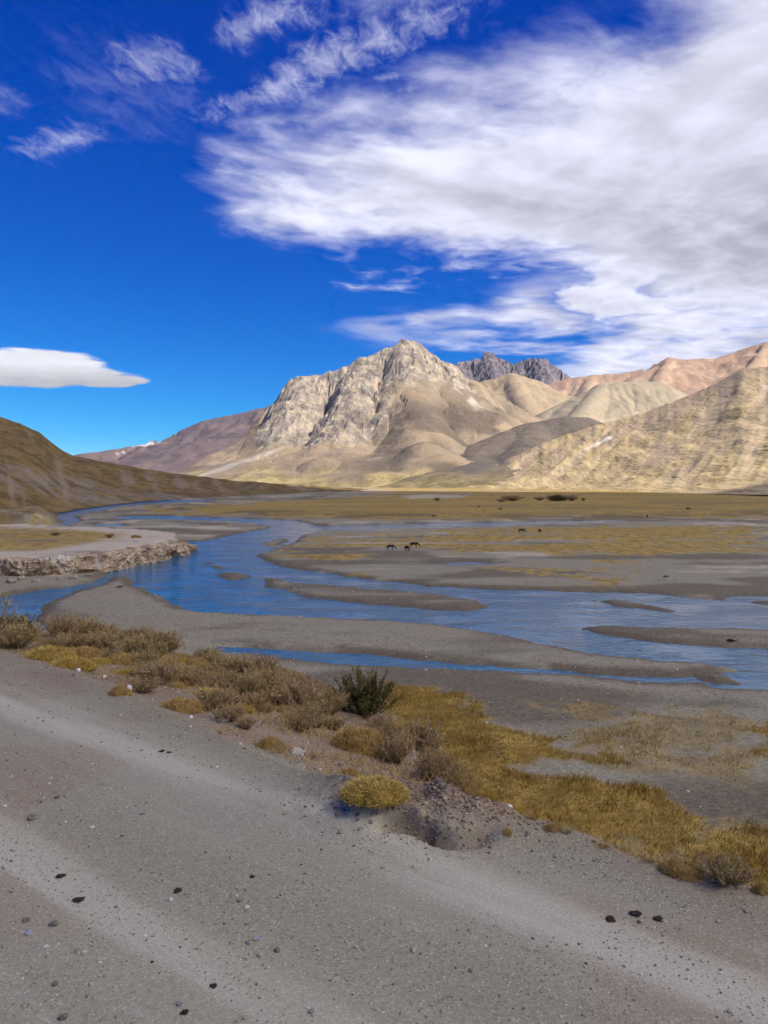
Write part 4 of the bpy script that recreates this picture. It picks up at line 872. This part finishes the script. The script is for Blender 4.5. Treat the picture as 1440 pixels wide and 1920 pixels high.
for px, py, w, lab in [(642, 1129, 10, 'dark rock at the edge of the middle gravel bar'), (225, 1102, 16, 'reddish rock on the tip of the gravel spit'), (1374, 1204, 20, 'dark lump on the right gravel bar'), (1250, 1083, 14, 'dark lump on the far gravel flat at right')]:
    stone('rock', 'dark', px, py, w, lab, 'rock', None, True, 1, 600)
# crumpled litter
M_BAG, _t2, _b2 = new_mat('white_plastic', .35, .4); _b2.inputs['Base Color'].default_value = (.78, .79, .80, 1); _b2.inputs['Transmission Weight'].default_value = 0
M_GREENP, _t3, _b3 = new_mat('pale_green_plastic', .4, .4); _b3.inputs['Base Color'].default_value = (.42, .62, .30, 1)
M_PINKP, _t4, _b4 = new_mat('pink_plastic', .5, .3); _b4.inputs['Base Color'].default_value = (.62, .42, .42, 1)
def litter(px, py, w, h, mat, label, name, seed):
    rs = np.random.RandomState(seed); V, Fc = stone_mesh(seed, 3, 1.0, 1.6); V = V * (1 + .5 * (fbm(V[:, 0] * 9 + seed, V[:, 1] * 9 + V[:, 2] * 7, 3, seed, .6, True)[:, None] - .6))
    p = ground_hit(px, py); dist = math.hypot(p.x, p.y)
    o = mesh_obj(name, V, Fc, mat, smooth=False); o.scale = (w / F * dist, w / F * dist * .8, h / F * dist); o.location = p + Vector((0, 0, h / F * dist * .35)); o.rotation_euler = (rs.random(), .4, rs.random() * 6)
    return tag(o, label, 'litter', 'litter caught in the bank shrubs')
for k, a in enumerate([(242, 1296, 13, 13, M_BAG, 'crumpled white bag at the road edge below shrubs', 'plastic_bag'), (311, 1283, 9, 10, M_BAG, 'pale bluish white bag scrap caught in brown shrubs', 'plastic_bag'), (308, 1324, 8, 6, M_BAG, 'small white scrap at the road edge, left of the tan shrub', 'paper_scrap'), (402, 1323, 7, 6, M_BAG, 'white scrap lying in the golden brown shrubs', 'paper_scrap'),
                       (607, 1345, 9, 10, M_GREENP, 'pale green round scrap beside the green bush', 'plastic_ball'), (638, 1350, 5, 5, M_PINKP, 'tiny pink scrap left of the gold dome', 'paper_scrap'), (147, 1259, 10, 7, M_BAG, 'white lump at the road edge under the golden cushions', 'paper_scrap'), (196, 1272, 8, 5, M_BAG, 'white flat scrap right of the white lump', 'paper_scrap'),
                       (176, 1224, 9, 4, M_BAG, 'white flat scrap between the golden and olive shrubs', 'paper_scrap'), (358, 1347, 7, 6, M_BAG, 'white lump on the gravel beside a tiny tuft', 'paper_scrap'), (957, 1476, 5, 9, M_BAG, 'white scrap at the crest above the meadow', 'paper_scrap')]):
    litter(*a, 700 + k)

# ------------------------------------------------------------------ horses
M_HORSE, _t5, _b5 = new_mat('dark_horse_coat', .6, .3); _b5.inputs['Base Color'].default_value = (.014, .011, .010, 1)
M_HAIR, _t6, _b6 = new_mat('black_horse_hair', .7, .2); _b6.inputs['Base Color'].default_value = (.008, .007, .007, 1)
def skin_mesh(name, pts, edges, mat, root=0, sub=2):
    me = bpy.data.meshes.new(name + '_skel'); me.from_pydata([p[:3] for p in pts], edges, []); o = bpy.data.objects.new(name + '_skel', me); C.objects.link(o)
    o.modifiers.new('s', 'SKIN'); sv = me.skin_vertices[0].data
    for i, p in enumerate(pts): sv[i].radius = (p[3], p[4] if len(p) > 4 else p[3])
    sv[root].use_root = True; md = o.modifiers.new('u', 'SUBSURF'); md.levels = sub
    dg = bpy.context.evaluated_depsgraph_get(); dg.update(); m2 = bpy.data.meshes.new_from_object(o.evaluated_get(dg)); bpy.data.objects.remove(o); m2.name = name; m2.materials.clear(); m2.materials.append(mat)
    for pl in m2.polygons: pl.use_smooth = True
    return m2
# grazing horse, nose to +X, feet at z = 0, withers 1.5 m
hp = [(0, 0, 1.14, .29, .33), (.42, 0, 1.16, .28, .34), (-.42, 0, 1.17, .29, .33), (-.78, 0, 1.20, .25, .29), (.76, 0, 1.20, .20, .28), (1.05, 0, 1.06, .11, .20), (1.30, 0, .78, .085, .13), (1.43, 0, .60, .085, .125), (1.56, 0, .34, .07, .085), (1.63, 0, .14, .05, .06), (-1.0, 0, 1.16, .14, .18)]
he = [(0, 1), (0, 2), (2, 3), (1, 4), (4, 5), (5, 6), (6, 7), (7, 8), (8, 9), (3, 10)]
for sx, par, y in ((.62, 1, .15), (.55, 1, -.15)):
    b = len(hp); dx_ = .08 if y > 0 else -.06
    hp += [(sx, y, .85, .11), (sx + dx_ * .5, y, .50, .062), (sx + dx_, y, .18, .042), (sx + dx_, y, .04, .055)]; he += [(par, b), (b, b + 1), (b + 1, b + 2), (b + 2, b + 3)]
for sx, y in ((-.72, .16), (-.66, -.16)):
    b = len(hp); dx_ = -.05 if y > 0 else .10
    hp += [(sx + .05, y, .88, .15), (sx + .03 + dx_, y, .62, .085), (sx - .10 + dx_, y, .46, .062), (sx - .04 + dx_, y, .18, .042), (sx - .02 + dx_, y, .04, .055)]; he += [(3, b), (b, b + 1), (b + 1, b + 2), (b + 2, b + 3), (b + 3, b + 4)]
for y in (.07, -.07):
    b = len(hp); hp += [(1.40, y, .72, .03), (1.40, y * 1.3, .82, .012)]; he += [(6, b), (b, b + 1)]
hp = [tuple(p[:3]) + tuple(r * (1.06 if i < 5 else 1.0) for r in p[3:]) for i, p in enumerate(hp)]
horse_me = skin_mesh('body', hp, he, M_HORSE)
tail_me = skin_mesh('tail', [(-1.04, 0, 1.28, .05), (-1.16, 0, 1.08, .07), (-1.17, 0, .78, .075), (-1.13, 0, .5, .03)], [(0, 1), (1, 2), (2, 3)], M_HAIR, sub=1)
mane_me = skin_mesh('mane', [(.80, 0, 1.50, .03), (1.10, 0, 1.24, .045), (1.32, 0, .92, .045), (1.44, 0, .74, .03)], [(0, 1), (1, 2), (2, 3)], M_HAIR, sub=1)
for px, py, hpx, rz, lab, cat in [(732, 1032, 11, .15, 'dark horse grazing, leftmost of the near three', 'horse'), (763, 1034, 11, -1.1, 'dark horse grazing head on, lowest of the near three', 'horse'), (776, 1028, 11.5, 0, 'dark horse grazing, rightmost and uppermost of the near three', 'horse'),
                             (978, 1000, 8.5, 0, 'dark horse grazing on the meadow, left of the farther two', 'horse'), (1012, 1000, 7, 1.9, 'dark horse with head down, right of the farther two', 'horse'), (813, 971, 5.5, .2, 'tiny dark horse beside the far channel', 'horse'), (898, 952, 4.5, 1.2, 'tiny dark horse on the far meadow, left', 'horse'), (938, 957, 4.5, .3, 'tiny dark horse on the far meadow, middle', 'horse'), (1213, 971, 5.5, 1.5, 'tiny dark horse by the far bank at right', 'horse'), (1290, 957, 5.0, .1, 'tiny dark horse on the far meadow at right', 'horse')]:
    p = hit(px, py, 0, 20, 1200); dist = math.hypot(p.x, p.y); s = hpx / F * dist / 1.52
    o = empty('horse', p, rz, s); tag(o, lab, cat, 'horses grazing on the valley floor')
    for nm, me in (('body', horse_me), ('tail', tail_me), ('mane', mane_me)):
        c = bpy.data.objects.new(nm, me); C.objects.link(c); c.parent = o

# ------------------------------------------------------------------ uncountable small stuff
def ico():
    bm = bmesh.new(); bmesh.ops.create_icosphere(bm, subdivisions=1, radius=.5); V = np.array([v.co[:] for v in bm.verts]); Fc = np.array([[w.index for w in f.verts] for f in bm.faces]); bm.free(); return V, Fc
def build_scatter(name, label, x, y, z, s, tint, mat, seed, cat='gravel', flat=.65):
    rs = np.random.RandomState(seed); V0, F0 = ico(); n = len(x)
    jit = 1 + .5 * (rs.random((n, len(V0), 1)) - .5); an = rs.random(n) * 6.283; c, s_ = np.cos(an), np.sin(an)
    asp = .6 + .5 * rs.random(n)
    Vx = V0[None] * jit; px_ = Vx[..., 0]; py_ = Vx[..., 1] * asp[:, None]
    W = np.stack([(px_ * c[:, None] - py_ * s_[:, None]), (px_ * s_[:, None] + py_ * c[:, None]), Vx[..., 2] * flat], -1) * s[:, None, None] + np.stack([x, y, z + s * .12], -1)[:, None]
    f = (F0[None] + (np.arange(n) * len(V0))[:, None, None]).reshape(-1, 3)
    return tag(mesh_obj(name, W.reshape(-1, 3), f, mat, None, {'tint': np.repeat(tint, len(V0))}, False), label, cat, kind='stuff')
M_GRAVEL, _t7, _b7 = new_mat('loose_gravel', .9, .2); _a = attr(_t7, 'tint')
_c = mix(_t7, (.11, .095, .075), (.25, .228, .175), _a.step(0, .35)); _c = mix(_t7, _c.k, (.34, .31, .24), _a.step(.45, .8)); _c = mix(_t7, _c.k, (.58, .54, .47), _a.step(.93, .97)); setc(_t7, _b7, _c)
M_CLOD, _t8, _b8 = new_mat('earth_clod', .95, .1); _a8 = attr(_t8, 'tint'); setc(_t8, _b8, mix(_t8, (.13, .09, .06), (.30, .225, .16), _a8.step(.1, .42)))
def wedge(rs, n, r0, r1, a=33):
    r = np.sqrt(r0 * r0 + (r1 * r1 - r0 * r0) * rs.random(n)); t = np.radians((rs.random(n) * 2 - 1) * a); return r * np.sin(t), r * np.cos(t)
rs = np.random.RandomState(900); XS, YS, SS = [], [], []
for n, r0, r1, s0, s1 in ((12000, 3.0, 7.5, .006, .016), (10000, 3.0, 15, .010, .026), (900, 3.0, 15, .022, .045), (4500, 7, 24, .018, .045)):
    x, y = wedge(rs, n, r0, r1); XS.append(x); YS.append(y); SS.append(s0 + (s1 - s0) * rs.random(n) ** 2.2)
x = np.concatenate(XS); y = np.concatenate(YS); s = np.concatenate(SS); z, fl = near_fields(x, y); k = fl['onr'] & (fl['e'] < 6) & (fbm(x / .6, y / .6, 3, 903) + .25 * (fl['e'] > -.6) > .42)
build_scatter('loose_gravel', 'loose grey and white gravel strewn over the road', x[k], y[k], z[k], s[k], rs.random(k.sum()), M_GRAVEL, 901)
x, y = wedge(rs, 16000, 26, 120, 30); z, fl = near_fields(x, y); k = (~fl['onr']) & (fl['w'] > .3) & (rs.random(len(x)) > fl['grass'] * .9) & (fbm(x / 8, y / 5, 3, 905) > .42)
build_scatter('valley_stones', 'pale stones strewn over the gravel bars and flats', x[k], y[k], z[k], (.05 + .20 * rs.random(k.sum()) ** 4), .25 + .75 * rs.random(k.sum()), M_GRAVEL, 902)
_g = unp(822, 1530, 13.0); x = _g[0] + rs.normal(size=1800) * .5; y = _g[1] + rs.normal(size=1800) * .26; z, fl = near_fields(x, y); k = fl['onr']
build_scatter('earth_clods', 'brown clods and stones on the washed out mound', x[k], y[k], z[k],   .010 + .035 * rs.random(k.sum()) ** 3, .12 + .3 * rs.random(k.sum()), M_CLOD, 905, 'clods')
# meadow grass
x, y = wedge(rs, 150000, 24, 75, 30); z, fl = near_fields(x, y); k = (fl['grass'] > .35 + .4 * rs.random(len(x))) & (~fl['onr'] | (fl['e'] > 14)); x, y, z = x[k][:42000], y[k][:42000], z[k][:42000]
B = np.repeat(np.stack([x, y, z - .01], -1), 3, 0) + rs.normal(size=(len(x) * 3, 3)) * np.array([.07, .07, 0]); D = np.array([.15, -.05, 1.0]) + rs.normal(size=B.shape) * np.array([.45, .45, .1])
hgt = np.repeat(.10 + .30 * fbm(x / 2.5, y / 2.5, 3, 911) ** 2 * 1.6, 3) * (.6 + .7 * rs.random(len(B)))
v, f, t = blades(B, D, hgt, .022, rs, .25); t = np.clip(.75 * np.repeat(np.repeat(fbm(x / 3., y / 2., 3, 912), 3), 5) + .4 * t - .08, 0, 1)
tag(mesh_obj('meadow_grass', v, f, M_MEADOW, None, {'tint': t}, False), 'golden brown grass of the damp meadow below the bank', 'grass', kind='stuff')
# dry stubble and litter of twigs between the shrubs
x, y = wedge(rs, 160000, 7, 26, 33); z, fl = near_fields(x, y); k = fl['onr'] & (fl['e'] > .25) & (fl['e'] < 11) & (fbm(x / 1.1, y / 1.1, 3, 921) > .44); x, y, z = x[k][:44000], y[k][:44000], z[k][:44000]
fl_e = fl["e"][k][:44000]; B = np.stack([x, y, z - .005], -1); D = np.array([0, 0, .6]) + rs.normal(size=B.shape) * np.array([.7, .7, .25]); v, f, t = blades(B, D, (.04 + .16 * rs.random(len(B))) * np.clip(fl_e / .8, .3, 1), .008, rs, .3)
tag(mesh_obj('dry_stubble', v, f, M_OCHRE, None, {'tint': t * .7}, False), 'dry twigs and stubble between the shrubs of the bank', 'grass', kind='stuff')

# ------------------------------------------------------------------ the air
hz = bpy.data.materials.new('air_haze'); hz.use_nodes = True; ht = hz.node_tree; ht.nodes.clear()
ho = ht.nodes.new('ShaderNodeOutputMaterial'); hv = ht.nodes.new('ShaderNodeVolumePrincipled'); ht.links.new(hv.outputs[0], ho.inputs['Volume'])
hv.inputs['Color'].default_value = (.5, .7, 1.0, 1); hv.inputs['Density'].default_value = 6e-6; hv.inputs['Anisotropy'].default_value = 0.0
bx = [(sx, sy, sz) for sz in (-5, 1150) for sy in (-9000, 9000) for sx in (-9000, 9000)]
hb = mesh_obj('haze', bx, [(0, 2, 3, 1), (4, 5, 7, 6), (0, 1, 5, 4), (2, 6, 7, 3), (0, 4, 6, 2), (1, 3, 7, 5)], hz, smooth=False)
tag(hb, 'thin blue air haze filling the valley', None, kind='stuff')
scene.cycles.volume_bounces = 1
